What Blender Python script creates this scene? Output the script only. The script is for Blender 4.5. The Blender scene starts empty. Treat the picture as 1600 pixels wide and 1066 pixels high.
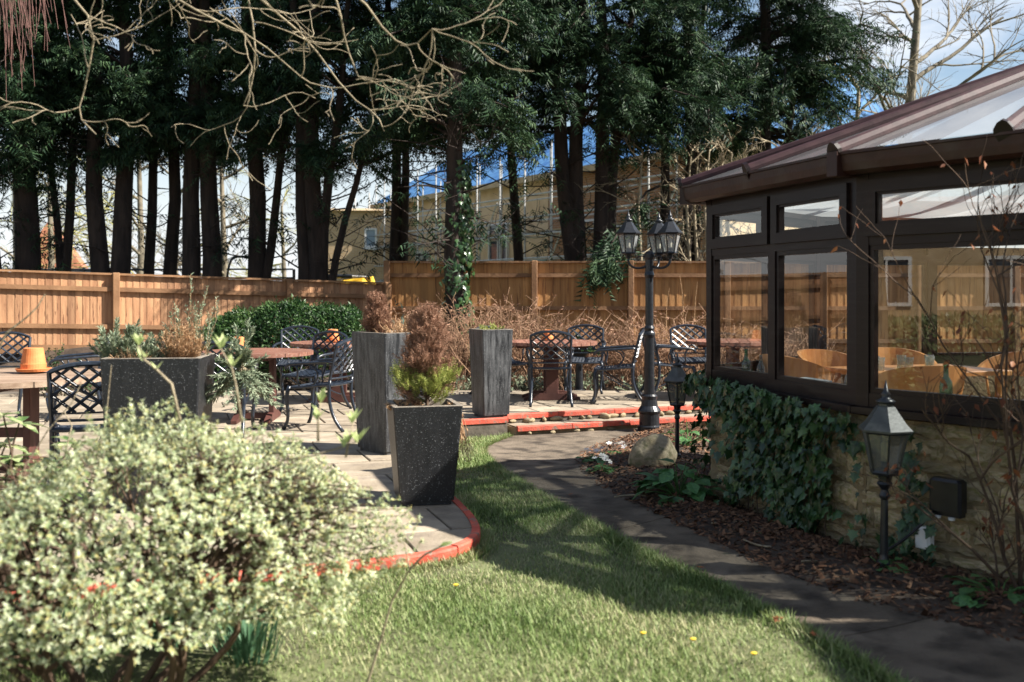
import bpy, math, random
import numpy as np
from mathutils import Vector, Matrix

R = math.radians
random.seed(7)
rng = np.random.default_rng(7)
scene = bpy.context.scene
col = scene.collection

# ------------------------------------------------------------ camera
EYE, F, PX, PY = 1.38, 1556.0, 800.0, 456.0
cam_d = bpy.data.cameras.new('camera')
cam_d.sensor_width = 36.0
cam_d.lens = 35.0
cam_d.shift_y = -(533.0 - PY) / 1600.0
cam_d.clip_end = 2000
cam_d.dof.use_dof = True
cam_d.dof.focus_distance = 8.6
cam_d.dof.aperture_fstop = 2.3
cam = bpy.data.objects.new('camera', cam_d)
cam.location = (0, 0, EYE)
cam.rotation_euler = (R(90), 0, 0)
col.objects.link(cam)
scene.camera = cam

# ------------------------------------------------------------ sky, sun, exposure
SUNV = Vector((2.3, -0.36, 2.13)).normalized()
world = bpy.data.worlds.new('World')
scene.world = world
world.use_nodes = True
wn, wl = world.node_tree.nodes, world.node_tree.links
wn.clear()
wo = wn.new('ShaderNodeOutputWorld')
wb = wn.new('ShaderNodeBackground')
wb.inputs['Strength'].default_value = 0.05
sky = wn.new('ShaderNodeTexSky')
sky.sky_type = 'NISHITA'
sky.sun_disc = False
sky.sun_elevation = math.asin(SUNV.z)
sky.sun_rotation = math.atan2(SUNV.x, SUNV.y)
sky.air_density = 1.1
sky.dust_density = 0.6
tc = wn.new('ShaderNodeTexCoord')
mp = wn.new('ShaderNodeMapping')
mp.inputs['Scale'].default_value = (1.0, 1.0, 2.6)
mp.inputs['Location'].default_value = (0.35, 0.1, 0.0)
nz = wn.new('ShaderNodeTexNoise')
nz.inputs['Scale'].default_value = 2.6
nz.inputs['Detail'].default_value = 8
nz.inputs['Roughness'].default_value = 0.56
rp = wn.new('ShaderNodeValToRGB')
rp.color_ramp.elements[0].position = 0.50
rp.color_ramp.elements[0].color = (0, 0, 0, 1)
rp.color_ramp.elements[1].position = 0.66
rp.color_ramp.elements[1].color = (1, 1, 1, 1)
mx = wn.new('ShaderNodeMix')
mx.data_type = 'RGBA'
mx.inputs['B'].default_value = (7.4, 7.7, 8.2, 1)
wl.new(tc.outputs['Generated'], mp.inputs['Vector'])
wl.new(mp.outputs['Vector'], nz.inputs['Vector'])
wl.new(nz.outputs['Fac'], rp.inputs['Fac'])
sx = wn.new('ShaderNodeSeparateXYZ'); wl.new(tc.outputs['Generated'], sx.inputs[0])
hz = wn.new('ShaderNodeMapRange'); hz.interpolation_type = 'SMOOTHSTEP'
hz.inputs['From Min'].default_value = 0.0; hz.inputs['From Max'].default_value = 0.22; hz.inputs['To Min'].default_value = 0.85; hz.inputs['To Max'].default_value = 0.0
wl.new(sx.outputs['Z'], hz.inputs['Value'])
mxx = wn.new('ShaderNodeMath'); mxx.operation = 'MAXIMUM'
wl.new(rp.outputs['Color'], mxx.inputs[0]); wl.new(hz.outputs['Result'], mxx.inputs[1])
wl.new(mxx.outputs[0], mx.inputs['Factor'])
wl.new(sky.outputs['Color'], mx.inputs['A'])
wl.new(mx.outputs['Result'], wb.inputs['Color'])
wl.new(wb.outputs['Background'], wo.inputs['Surface'])

sun_d = bpy.data.lights.new('sun', 'SUN')
sun_d.energy = 5.0
sun_d.angle = R(0.53)
sun_d.color = (1.0, 0.94, 0.85)
sun = bpy.data.objects.new('sun', sun_d)
sun.rotation_euler = SUNV.to_track_quat('Z', 'Y').to_euler()
sun.location = (10, -2, 20)
col.objects.link(sun)

vs = scene.view_settings
vs.view_transform = 'Standard'
vs.look = 'None'
vs.gamma = 1.0
vs.exposure = 1.52
scene.cycles.max_bounces = 8
scene.cycles.transparent_max_bounces = 24
scene.cycles.diffuse_bounces = 3
scene.cycles.use_denoising = True
scene.cycles.sample_clamp_indirect = 6.0

# ------------------------------------------------------------ helpers
def W(px, py, Y):
    return Vector(((px - PX) / F * Y, Y, EYE + (PY - py) / F * Y))
def XY(px, py, z=0.0):
    Y = (EYE - z) * F / (py - PY)
    return ((px - PX) / F * Y, Y)
def sstep(a, b, x):
    t = np.clip((x - a) / (b - a), 0, 1)
    return t * t * (3 - 2 * t)
def g(x, y):
    base = -0.07 - 0.13 * sstep(4.5, 10.5, y)
    bank = (0.72 * sstep(13.9, 14.6, y) * sstep(-2.6, -4.2, x))
    back = 0.15 * sstep(13.9, 15.5, y)
    return base + bank + back
def gz(x, y): return float(g(np.float64(x), np.float64(y)))

def nodes_of(name):
    m = bpy.data.materials.new(name)
    m.use_nodes = True
    return m, m.node_tree.nodes, m.node_tree.links, m.node_tree.nodes['Principled BSDF']

def M(name, c1, c2=None, scale=6.0, rough=0.7, bump=0.0, bscale=None, stretch=(1, 1, 1), lo=0.35, hi=0.65,
      objrand=0.0, island=0.0, metal=0.0, spec=0.5, c3=None, s3=40.0, lo3=0.62, hi3=0.70, trans=0.0, detail=6, coord='Object'):
    m, n, l, b = nodes_of(name)
    b.inputs['Roughness'].default_value = rough
    b.inputs['Metallic'].default_value = metal
    b.inputs['Specular IOR Level'].default_value = spec
    t = n.new('ShaderNodeTexCoord')
    mpp = n.new('ShaderNodeMapping')
    mpp.inputs['Scale'].default_value = stretch
    l.new(t.outputs[coord], mpp.inputs['Vector'])
    vec = mpp.outputs['Vector']
    oi = n.new('ShaderNodeObjectInfo')
    if objrand > 0:
        ad = n.new('ShaderNodeVectorMath'); ad.operation = 'ADD'
        ml = n.new('ShaderNodeMath'); ml.operation = 'MULTIPLY'; ml.inputs[1].default_value = 37.0
        l.new(oi.outputs['Random'], ml.inputs[0]); l.new(vec, ad.inputs[0]); l.new(ml.outputs[0], ad.inputs[1])
        vec = ad.outputs[0]
    nz = n.new('ShaderNodeTexNoise')
    nz.inputs['Scale'].default_value = scale
    nz.inputs['Detail'].default_value = detail
    l.new(vec, nz.inputs['Vector'])
    c2 = c2 or c1
    r = n.new('ShaderNodeValToRGB')
    r.color_ramp.elements[0].position = lo; r.color_ramp.elements[0].color = (*c1, 1)
    r.color_ramp.elements[1].position = hi; r.color_ramp.elements[1].color = (*c2, 1)
    l.new(nz.outputs['Fac'], r.inputs['Fac'])
    out = r.outputs['Color']
    if c3:
        n3 = n.new('ShaderNodeTexNoise'); n3.inputs['Scale'].default_value = s3; n3.inputs['Detail'].default_value = 3
        l.new(vec, n3.inputs['Vector'])
        r3 = n.new('ShaderNodeValToRGB')
        r3.color_ramp.elements[0].position = lo3; r3.color_ramp.elements[0].color = (0, 0, 0, 1)
        r3.color_ramp.elements[1].position = hi3; r3.color_ramp.elements[1].color = (1, 1, 1, 1)
        l.new(n3.outputs['Fac'], r3.inputs['Fac'])
        x3 = n.new('ShaderNodeMix'); x3.data_type = 'RGBA'
        x3.inputs['B'].default_value = (*c3, 1)
        l.new(r3.outputs['Color'], x3.inputs['Factor']); l.new(out, x3.inputs['A'])
        out = x3.outputs['Result']
    if objrand > 0 or island > 0:
        hs = n.new('ShaderNodeHueSaturation')
        mr = n.new('ShaderNodeMapRange')
        a = objrand or island
        mr.inputs['To Min'].default_value = 1 - a; mr.inputs['To Max'].default_value = 1 + a
        if objrand > 0:
            l.new(oi.outputs['Random'], mr.inputs['Value'])
        else:
            ge = n.new('ShaderNodeNewGeometry')
            l.new(ge.outputs['Random Per Island'], mr.inputs['Value'])
        l.new(mr.outputs['Result'], hs.inputs['Value']); l.new(out, hs.inputs['Color'])
        out = hs.outputs['Color']
    l.new(out, b.inputs['Base Color'])
    if bump > 0:
        nb = n.new('ShaderNodeTexNoise'); nb.inputs['Scale'].default_value = bscale or scale * 3; nb.inputs['Detail'].default_value = 5
        l.new(vec, nb.inputs['Vector'])
        bp = n.new('ShaderNodeBump'); bp.inputs['Strength'].default_value = bump; bp.inputs['Distance'].default_value = 0.02
        l.new(nb.outputs['Fac'], bp.inputs['Height']); l.new(bp.outputs['Normal'], b.inputs['Normal'])
    if trans > 0:
        tl = n.new('ShaderNodeBsdfTranslucent'); l.new(out, tl.inputs['Color'])
        ms = n.new('ShaderNodeMixShader'); ms.inputs['Fac'].default_value = trans
        l.new(b.outputs['BSDF'], ms.inputs[1]); l.new(tl.outputs['BSDF'], ms.inputs[2])
        l.new(ms.outputs['Shader'], n['Material Output'].inputs['Surface'])
    return m

def leafmat(name, cols, rough=0.5, trans=0.25, spec=0.3, nscale=0.0):
    """colour picked per leaf from a short ramp"""
    m, n, l, b = nodes_of(name)
    b.inputs['Roughness'].default_value = rough
    b.inputs['Specular IOR Level'].default_value = spec
    ge = n.new('ShaderNodeNewGeometry')
    r = n.new('ShaderNodeValToRGB')
    cr = r.color_ramp
    while len(cr.elements) < len(cols): cr.elements.new(0.5)
    for i, c in enumerate(cols):
        cr.elements[i].position = i / max(1, len(cols) - 1)
        cr.elements[i].color = (*c, 1)
    fac = ge.outputs['Random Per Island']
    if nscale > 0:
        t = n.new('ShaderNodeTexCoord')
        nn = n.new('ShaderNodeTexNoise'); nn.inputs['Scale'].default_value = nscale; nn.inputs['Detail'].default_value = 2
        l.new(t.outputs['Object'], nn.inputs['Vector'])
        mm = n.new('ShaderNodeMath'); mm.operation = 'MULTIPLY_ADD'; mm.inputs[1].default_value = 1.6; mm.inputs[2].default_value = -0.8
        l.new(nn.outputs['Fac'], mm.inputs[0])
        aa = n.new('ShaderNodeMath'); aa.operation = 'ADD'; aa.use_clamp = True
        l.new(fac, aa.inputs[0]); l.new(mm.outputs[0], aa.inputs[1])
        fac = aa.outputs[0]
    l.new(fac, r.inputs['Fac'])
    l.new(r.outputs['Color'], b.inputs['Base Color'])
    tl = n.new('ShaderNodeBsdfTranslucent'); l.new(r.outputs['Color'], tl.inputs['Color'])
    ms = n.new('ShaderNodeMixShader'); ms.inputs['Fac'].default_value = trans
    l.new(b.outputs['BSDF'], ms.inputs[1]); l.new(tl.outputs['BSDF'], ms.inputs[2])
    l.new(ms.outputs['Shader'], n['Material Output'].inputs['Surface'])
    return m

def glassmat(name, tint=(0.93, 0.95, 0.94), refl=1.0, dirt=0.0):
    m, n, l, b = nodes_of(name)
    n.remove(b)
    tr = n.new('ShaderNodeBsdfTransparent'); tr.inputs['Color'].default_value = (*tint, 1)
    gl = n.new('ShaderNodeBsdfGlossy'); gl.inputs['Roughness'].default_value = 0.0
    fr = n.new('ShaderNodeFresnel'); fr.inputs['IOR'].default_value = 1.5
    ge = n.new('ShaderNodeNewGeometry')
    # same reflectance from both sides of the sheet
    mi = n.new('ShaderNodeMath'); mi.operation = 'MULTIPLY_ADD'; mi.inputs[1].default_value = -0.8333; mi.inputs[2].default_value = 1.5
    l.new(ge.outputs['Backfacing'], mi.inputs[0]); l.new(mi.outputs[0], fr.inputs['IOR'])
    mu = n.new('ShaderNodeMath'); mu.operation = 'MULTIPLY'; mu.use_clamp = True; mu.inputs[1].default_value = refl
    l.new(fr.outputs['Fac'], mu.inputs[0])
    ms = n.new('ShaderNodeMixShader')
    l.new(mu.outputs[0], ms.inputs['Fac']); l.new(tr.outputs[0], ms.inputs[1]); l.new(gl.outputs[0], ms.inputs[2])
    out = ms.outputs[0]
    if dirt > 0:
        df = n.new('ShaderNodeBsdfDiffuse'); df.inputs['Color'].default_value = (0.75, 0.78, 0.8, 1)
        t = n.new('ShaderNodeTexCoord')
        nz = n.new('ShaderNodeTexNoise'); nz.inputs['Scale'].default_value = 2.5; nz.inputs['Detail'].default_value = 8
        l.new(t.outputs['Object'], nz.inputs['Vector'])
        md = n.new('ShaderNodeMath'); md.operation = 'MULTIPLY'; md.inputs[1].default_value = dirt * 2
        l.new(nz.outputs['Fac'], md.inputs[0])
        m2 = n.new('ShaderNodeMixShader')
        l.new(md.outputs[0], m2.inputs['Fac']); l.new(out, m2.inputs[1]); l.new(df.outputs[0], m2.inputs[2])
        out = m2.outputs[0]
    l.new(out, n['Material Output'].inputs['Surface'])
    return m

def tag(o, label=None, cat=None, group=None, kind=None):
    if label: o['label'] = label
    if cat: o['category'] = cat
    if group: o['group'] = group
    if kind: o['kind'] = kind
    return o
def empty(name, loc=(0, 0, 0), rz=0.0, label=None, cat=None, group=None):
    o = bpy.data.objects.new(name, None)
    o.empty_display_size = 0.1
    o.location = loc; o.rotation_euler = (0, 0, rz)
    col.objects.link(o)
    return tag(o, label, cat, group)
def link(name, me, parent=None, loc=None, rot=None, scale=None):
    o = bpy.data.objects.new(name, me)
    if parent is not None: o.parent = parent
    if loc is not None: o.location = loc
    if rot is not None: o.rotation_euler = rot
    if scale is not None: o.scale = scale
    col.objects.link(o)
    return o
def copy_tree(o, parent=None):
    c = o.copy(); col.objects.link(c); c.parent = parent
    for ch in list(o.children): copy_tree(ch, c)
    return c

class MB:
    def __init__(s): s.v = []; s.f = []
    def add(s, vs, fs):
        k = len(s.v); s.v += [tuple(v) for v in vs]; s.f += [tuple(i + k for i in f) for f in fs]; return s
    def box(s, c, d, m=None, taper=1.0):
        hx, hy, hz = d[0] / 2, d[1] / 2, d[2] / 2
        vs = []
        for z, t in ((-hz, 1.0), (hz, taper)):
            for x, y in ((-hx, -hy), (hx, -hy), (hx, hy), (-hx, hy)):
                p = Vector((x * t, y * t, z))
                if m is not None: p = m @ p
                vs.append(p + Vector(c))
        return s.add(vs, [(0, 3, 2, 1), (4, 5, 6, 7), (0, 1, 5, 4), (1, 2, 6, 5), (2, 3, 7, 6), (3, 0, 4, 7)])
    def bbox(s, c, d, b=0.004):
        """box with chamfered vertical and top edges"""
        hx, hy, hz = d[0] / 2, d[1] / 2, d[2] / 2
        ring = [(-hx + b, -hy), (hx - b, -hy), (hx, -hy + b), (hx, hy - b), (hx - b, hy), (-hx + b, hy), (-hx, hy - b), (-hx, -hy + b)]
        inr = [(x * (1 - b / hx), y * (1 - b / hy)) for x, y in ring]
        vs = [(c[0] + x, c[1] + y, c[2] - hz) for x, y in ring] + [(c[0] + x, c[1] + y, c[2] + hz - b) for x, y in ring] + [(c[0] + x, c[1] + y, c[2] + hz) for x, y in inr]
        fs = [tuple(range(7, -1, -1)), tuple(range(16, 24))]
        for k in (0, 8):
            for i in range(8):
                j = (i + 1) % 8
                fs.append((k + i, k + j, k + 8 + j, k + 8 + i))
        return s.add(vs, fs)
    def beam(s, a, b, w, h, up=(0, 0, 1)):
        """box from a to b, width w sideways, height h along up"""
        a, b = Vector(a), Vector(b); d = (b - a); L = d.length
        x = d.normalized(); y = Vector(up).cross(x).normalized(); z = x.cross(y)
        m = Matrix((x, y, z)).transposed()
        return s.box((a + b) / 2, (L, w, h), m)
    def tube(s, pts, rad, n=6, cap=True):
        pts = [Vector(p) for p in pts]
        if not hasattr(rad, '__len__'): rad = [rad] * len(pts)
        k = len(s.v); prev = None
        for i, p in enumerate(pts):
            t = (pts[min(i + 1, len(pts) - 1)] - pts[max(i - 1, 0)])
            if t.length < 1e-9: t = Vector((0, 0, 1))
            t.normalize()
            if prev is None:
                ref = Vector((0, 0, 1)) if abs(t.z) < 0.9 else Vector((1, 0, 0))
                u = t.cross(ref).normalized()
            else:
                u = (prev - t * prev.dot(t))
                if u.length < 1e-6: u = t.orthogonal()
                u.normalize()
            prev = u; w = t.cross(u)
            for j in range(n):
                a = 2 * math.pi * j / n
                s.v.append(tuple(p + (u * math.cos(a) + w * math.sin(a)) * rad[i]))
        for i in range(len(pts) - 1):
            for j in range(n):
                j2 = (j + 1) % n
                s.f.append((k + i * n + j, k + i * n + j2, k + (i + 1) * n + j2, k + (i + 1) * n + j))
        if cap:
            s.f.append(tuple(k + j for j in range(n - 1, -1, -1)))
            e = k + (len(pts) - 1) * n
            s.f.append(tuple(e + j for j in range(n)))
        return s
    def lathe(s, prof, n=16, c=(0, 0, 0), ph=0.0, cap=True):
        k = len(s.v)
        for r, z in prof:
            for j in range(n):
                a = 2 * math.pi * j / n + ph
                s.v.append((c[0] + r * math.cos(a), c[1] + r * math.sin(a), c[2] + z))
        for i in range(len(prof) - 1):
            for j in range(n):
                j2 = (j + 1) % n
                s.f.append((k + i * n + j, k + i * n + j2, k + (i + 1) * n + j2, k + (i + 1) * n + j))
        if cap:
            s.f.append(tuple(k + j for j in range(n - 1, -1, -1)))
            e = k + (len(prof) - 1) * n
            s.f.append(tuple(e + j for j in range(n)))
        return s
    def prism(s, poly, z0, z1):
        n = len(poly)
        vs = [(x, y, z0) for x, y in poly] + [(x, y, z1) for x, y in poly]
        fs = [tuple(range(n - 1, -1, -1)), tuple(range(n, 2 * n))]
        for i in range(n):
            j = (i + 1) % n
            fs.append((i, j, n + j, n + i))
        return s.add(vs, fs)
    def mesh(s, name, mat, smooth=False):
        me = bpy.data.meshes.new(name)
        me.from_pydata([tuple(v) for v in s.v], [], s.f)
        me.materials.append(mat)
        if smooth: me.shade_smooth()
        return me
    def build(s, name, mat, parent=None, smooth=False, loc=None, rot=None):
        return link(name, s.mesh(name, mat, smooth), parent, loc, rot)

def np_mesh(name, verts, tris, mat, parent=None, smooth=False):
    """fast mesh from numpy arrays, tris (n,3)"""
    me = bpy.data.meshes.new(name)
    me.vertices.add(len(verts)); me.vertices.foreach_set('co', np.asarray(verts, np.float32).ravel())
    me.loops.add(len(tris) * 3); me.loops.foreach_set('vertex_index', np.asarray(tris, np.int32).ravel())
    me.polygons.add(len(tris)); me.polygons.foreach_set('loop_start', np.arange(0, len(tris) * 3, 3, dtype=np.int32))
    me.update(calc_edges=True)
    me.validate()
    me.materials.append(mat)
    if smooth: me.shade_smooth()
    return link(name, me, parent)

def scatter(tv, tf, pos, dirs, ups, size, width=None):
    """copy template (x along dir, z along up) to every position -> verts, tris"""
    tv = np.asarray(tv, float); tf = np.asarray(tf, int)
    pos = np.asarray(pos, float); d = np.asarray(dirs, float); u = np.asarray(ups, float)
    d = d / (np.linalg.norm(d, axis=1, keepdims=True) + 1e-9)
    y = np.cross(u, d); ny = np.linalg.norm(y, axis=1, keepdims=True)
    bad = ny[:, 0] < 1e-4
    y[bad] = np.cross(np.array([0.3, 0.5, 0.8]), d[bad]); ny = np.linalg.norm(y, axis=1, keepdims=True)
    y = y / (ny + 1e-9); z = np.cross(d, y)
    s = np.asarray(size, float).reshape(-1, 1, 1) * np.ones((len(pos), 1, 1))
    wv = s if width is None else np.asarray(width, float).reshape(-1, 1, 1)
    v = pos[:, None, :] + tv[None, :, 0:1] * d[:, None, :] * s + tv[None, :, 1:2] * y[:, None, :] * wv + tv[None, :, 2:3] * z[:, None, :] * s
    f = tf[None] + (np.arange(len(pos)) * len(tv))[:, None, None]
    return v.reshape(-1, 3), f.reshape(-1, 3)
def unit(n):
    v = rng.normal(size=(n, 3)); return v / np.linalg.norm(v, axis=1, keepdims=True)
def cat(parts):
    vs, fs, k = [], [], 0
    for v, f in parts:
        vs.append(v); fs.append(f + k); k += len(v)
    return np.concatenate(vs), np.concatenate(fs)

# leaf templates: x = length, y = half-width, z = bend
LEAF = ([(0, 0, 0), (.35, .5, .06), (.35, -.5, .06), (1, 0, -.08), (.5, 0, -.04)], [(0, 4, 1), (0, 2, 4), (1, 4, 3), (4, 2, 3)])
LEAF2 = ([(0, 0, 0), (.4, .5, .05), (.4, -.5, .05), (1, 0, -.05)], [(0, 2, 1), (1, 2, 3)])
BLADE = ([(0, .5, 0), (0, -.5, 0), (.55, .36, .06), (.55, -.36, .06), (1, 0, .25)], [(0, 1, 3), (0, 3, 2), (2, 3, 4)])
def frond(n=4, w=0.40):
    """flat feathery spray with separate side fingers"""
    v, f = [], []
    for i in range(n):
        x = 0.08 + 0.75 * i / (n - 1); L = w * (1.0 - 0.55 * abs(i / (n - 1) - 0.3))
        for sd in (1, -1):
            k = len(v)
            v += [(x, 0, 0.0), (x + .12, 0, 0.0), (x + L * (.9 + .2 * sd), sd * L * (.8 + .25 * ((i * 7 + sd) % 3)), -.12 - .06 * i)]
            f += [(k, k + 1, k + 2)]
    k = len(v); v += [(0, .015, 0), (0, -.015, 0), (1.0, 0, -.06)]; f += [(k, k + 1, k + 2)]
    return v, f
FROND = frond()
# ------------------------------------------------------------ materials
m_soil = M('soil', (.030, .020, .013), (.075, .05, .033), 5, .95, .6, 30)
m_far = M('rough_grass', (.05, .075, .025), (.11, .12, .05), .6, .95)
m_turf = M('turf', (.09, .09, .045), (.13, .145, .06), 4, .95, .5, 40)
m_conc = M('path_concrete', (.085, .064, .043), (.165, .130, .094), 2.2, .95, .5, 45, c3=(.035, .025, .016), s3=5, lo3=.44, hi3=.68)
m_slab = M('paving_slab', (.21, .17, .12), (.34, .285, .215), 3.0, .85, .3, 40, objrand=.16, c3=(.16, .13, .10), s3=5, lo3=.5, hi3=.75)
m_mort = M('mortar', (.07, .06, .045), (.12, .10, .08), 8, .95, .3)
m_red = M('red_paint', (.40, .055, .030), (.55, .11, .065), 7, .75, .25, 60, objrand=.16, c3=(.20, .13, .095), s3=20, lo3=.54, hi3=.68)
m_riser = M('riser_stone', (.20, .16, .09), (.36, .29, .18), 7, .9, .5)
m_stone = M('wall_stone', (.44, .33, .18), (.62, .50, .32), 6, .9, .9, 22, objrand=.34, c3=(.30, .27, .08), s3=5, lo3=.5, hi3=.70)
m_wmort = M('wall_mortar', (.20, .145, .075), (.30, .23, .13), 12, .95, .6)
m_bark_chip = leafmat('bark_chips', [(.03, .014, .008), (.07, .03, .015), (.13, .06, .03), (.20, .11, .06), (.05, .025, .014)], .8, 0.0)
m_grass = leafmat('grass_blades', [(.10, .165, .04), (.19, .26, .08), (.27, .33, .13), (.40, .38, .21)], .55, .3, nscale=1.3)
m_daff = leafmat('strap_leaves', [(.06, .14, .07), (.10, .20, .11)], .45, .25)

# ------------------------------------------------------------ ground
def axis(lo, hi, step, far):
    a = list(np.arange(lo, hi + 1e-6, step))
    return np.array([-f for f in reversed(far)] + a + list(far))
gx = axis(-14, 14, .5, (20, 32, 60, 120, 300, 700)); gy = axis(-8, 22, .5, (28, 40, 60, 120, 300, 700))
gy = np.sort(np.unique(gy))
XX, YY = np.meshgrid(gx, gy)
ZZ = g(XX, YY)
nx_, ny_ = len(gx), len(gy)
idx = np.arange(nx_ * ny_).reshape(ny_, nx_)
q = np.stack([idx[:-1, :-1], idx[:-1, 1:], idx[1:, 1:], idx[1:, :-1]], -1).reshape(-1, 4)
tr_ = np.concatenate([q[:, [0, 1, 2]], q[:, [0, 2, 3]]])
go = np_mesh('ground', np.stack([XX, YY, ZZ - .02], -1).reshape(-1, 3), tr_, m_soil, smooth=True)
go.data.materials.append(m_far)
ctr = np.stack([XX, YY], -1).reshape(-1, 2)[tr_].mean(1)
mi_ = ((np.abs(ctr[:, 0]) > 13) | (ctr[:, 1] > 18.5) | (ctr[:, 1] < -6)).astype(np.int32)
go.data.polygons.foreach_set('material_index', mi_)
tag(go, 'dark soil and rough grass ground of the garden', kind='structure')

# ------------------------------------------------------------ patio
FRONT = [(-9, 4.2), (-4, 4.3), (-2.5, 4.5), (-1.54, 4.78), (-.845, 5.05), (-.5, 5.2), (-.34, 5.32), (-.235, 5.47), (-.19, 5.66), (-.20, 5.9), (-.28, 6.3), (-.45, 6.9), (-.62, 7.5), (-.68, 8.2), (-.67, 9.4), (-.66, 10.62)]
UP0, UP1 = Vector((-.085, 11.14)), Vector((3.6, 12.645))
PATIO = FRONT + [(-.05, 10.87), (-.085, 11.14), (3.6, 12.645), (4.4, 13.0), (4.4, 13.9), (-9, 13.9)]
pat = empty('patio', (0, 0, 0))
tag(pat, 'raised stone flag patio with red painted edges', kind='structure')
MB().prism(PATIO, -.40, -.014).build('foundation', m_mort, pat)
# rendered upstand just inside the edge line (seen at the lawn side)
def clip(poly, a, b):
    """keep the part of poly left of a->b"""
    out = []
    ax, ay = a; bx, by = b
    sd = lambda p: (bx - ax) * (p[1] - ay) - (by - ay) * (p[0] - ax)
    for i in range(len(poly)):
        p, q_ = poly[i], poly[(i + 1) % len(poly)]
        s1, s2 = sd(p), sd(q_)
        if s1 >= 0: out.append(p)
        if (s1 > 0 > s2) or (s1 < 0 < s2):
            t = s1 / (s1 - s2); out.append((p[0] + t * (q_[0] - p[0]), p[1] + t * (q_[1] - p[1])))
    return out
def area(p): return .5 * sum(p[i][0] * p[(i + 1) % len(p)][1] - p[(i + 1) % len(p)][0] * p[i][1] for i in range(len(p)))
ca, sa = math.cos(R(19)), math.sin(R(19))
S, GAP = .62, .007
rs = random.Random(3)
row = -14
nsl = 0
while row < 40:
    off = (row % 2) * .31
    for cc in range(-24, 14):
        x0, y0 = cc * S + off, row * S
        wdt = S
        c4 = [(x0 + GAP, y0 + GAP), (x0 + wdt - GAP, y0 + GAP), (x0 + wdt - GAP, y0 + S - GAP), (x0 + GAP, y0 + S - GAP)]
        c4 = [(x * ca - y * sa, x * sa + y * ca) for x, y in c4]
        mx_, my_ = sum(p[0] for p in c4) / 4, sum(p[1] for p in c4) / 4
        if not (-6.6 < mx_ < 4.6 and 3.9 < my_ < 14.2): continue
        pl = PATIO
        for i in range(4):
            pl = clip(pl, c4[i], c4[(i + 1) % 4])
            if len(pl) < 3: break
        if len(pl) < 3 or area(pl) < .012: continue
        cx, cy = sum(p[0] for p in pl) / len(pl), sum(p[1] for p in pl) / len(pl)
        tx, ty, dz = rs.uniform(-.006, .006), rs.uniform(-.006, .006), rs.uniform(-.003, .002)
        n = len(pl)
        zt = lambda p: dz + tx * (p[0] - cx) + ty * (p[1] - cy)
        b = .006
        inn = [(p[0] + (cx - p[0]) * b / .3, p[1] + (cy - p[1]) * b / .3) for p in pl]
        vs_ = [(p[0] - cx, p[1] - cy, -.03) for p in pl] + [(p[0] - cx, p[1] - cy, zt(p) - .005) for p in pl] + [(p[0] - cx, p[1] - cy, zt(p)) for p in inn]
        fs_ = [tuple(range(2 * n, 3 * n))]
        for k in (0, n):
            for i in range(n):
                j = (i + 1) % n; fs_.append((k + i, k + j, k + n + j, k + n + i))
        mb = MB(); mb.add(vs_, fs_)
        mb.build('slab', m_slab, pat, loc=(cx, cy, 0))
        nsl += 1
    row += 1

def resample(pts, step):
    out = [Vector(pts[0])]
    for a, b in zip(pts[:-1], pts[1:]):
        a, b = Vector(a), Vector(b); L = (b - a).length; k = max(1, int(L / step))
        out += [a.lerp(b, (i + 1) / k) for i in range(k)]
    return out
def smooth_line(pts, n=2):
    pts = [Vector(p) for p in pts]
    for _ in range(n):
        o = [pts[0]]
        for a, b in zip(pts[:-1], pts[1:]): o += [a.lerp(b, .25), a.lerp(b, .75)]
        pts = o + [pts[-1]]
    return pts
def edging(line, z, parent, piece=.85, w=.05, h=.05, name='edging_piece'):
    pts = resample([(p[0], p[1]) for p in line], .06)
    L = [0]
    for a, b in zip(pts[:-1], pts[1:]): L.append(L[-1] + (b - a).length)
    k0 = 0; r_ = random.Random(5)
    while k0 < len(pts) - 2:
        lim = L[k0] + piece * r_.uniform(.7, 1.25); k1 = k0
        while k1 < len(pts) - 1 and L[k1] < lim: k1 += 1
        seg = pts[k0:k1 + 1]
        if len(seg) < 2: break
        mb = MB(); vs_ = []; dz = r_.uniform(-.003, .003)
        org = seg[0]
        for i, p in enumerate(seg):
            t = (seg[min(i + 1, len(seg) - 1)] - seg[max(0, i - 1)]).normalized(); nr = Vector((t.y, -t.x))
            pp = p + t * (.004 if i == 0 else (-.004 if i == len(seg) - 1 else 0))
            o_, i_ = pp + nr * .012, pp - nr * (w - .012)
            bz = .006
            for q_, zz in ((o_, z - h), (o_, z - bz), (o_ - nr * bz, z + .005), (i_, z + .005), (i_, z - h)):
                vs_.append((q_.x - org.x, q_.y - org.y, zz + dz))
        fs_ = []
        for i in range(len(seg) - 1):
            for j in range(5):
                j2 = (j + 1) % 5
                fs_.append((i * 5 + j, i * 5 + j2, i * 5 + 5 + j2, i * 5 + 5 + j)[::-1])
        fs_ += [(0, 1, 2, 3, 4)[::-1], tuple((len(seg) - 1) * 5 + j for j in range(5))]
        mb.add(vs_, fs_); mb.build(name, m_red, parent, loc=(org.x, org.y, 0))
        k0 = k1
front_s = smooth_line(FRONT, 2)
edging(front_s, .002, pat, .95)
edging([(-.66, 10.62), (-.05, 10.87), (-.085, 11.14)], .002, pat, .6)
edging([tuple(UP0), tuple(UP1)], .002, pat, .62)

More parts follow.
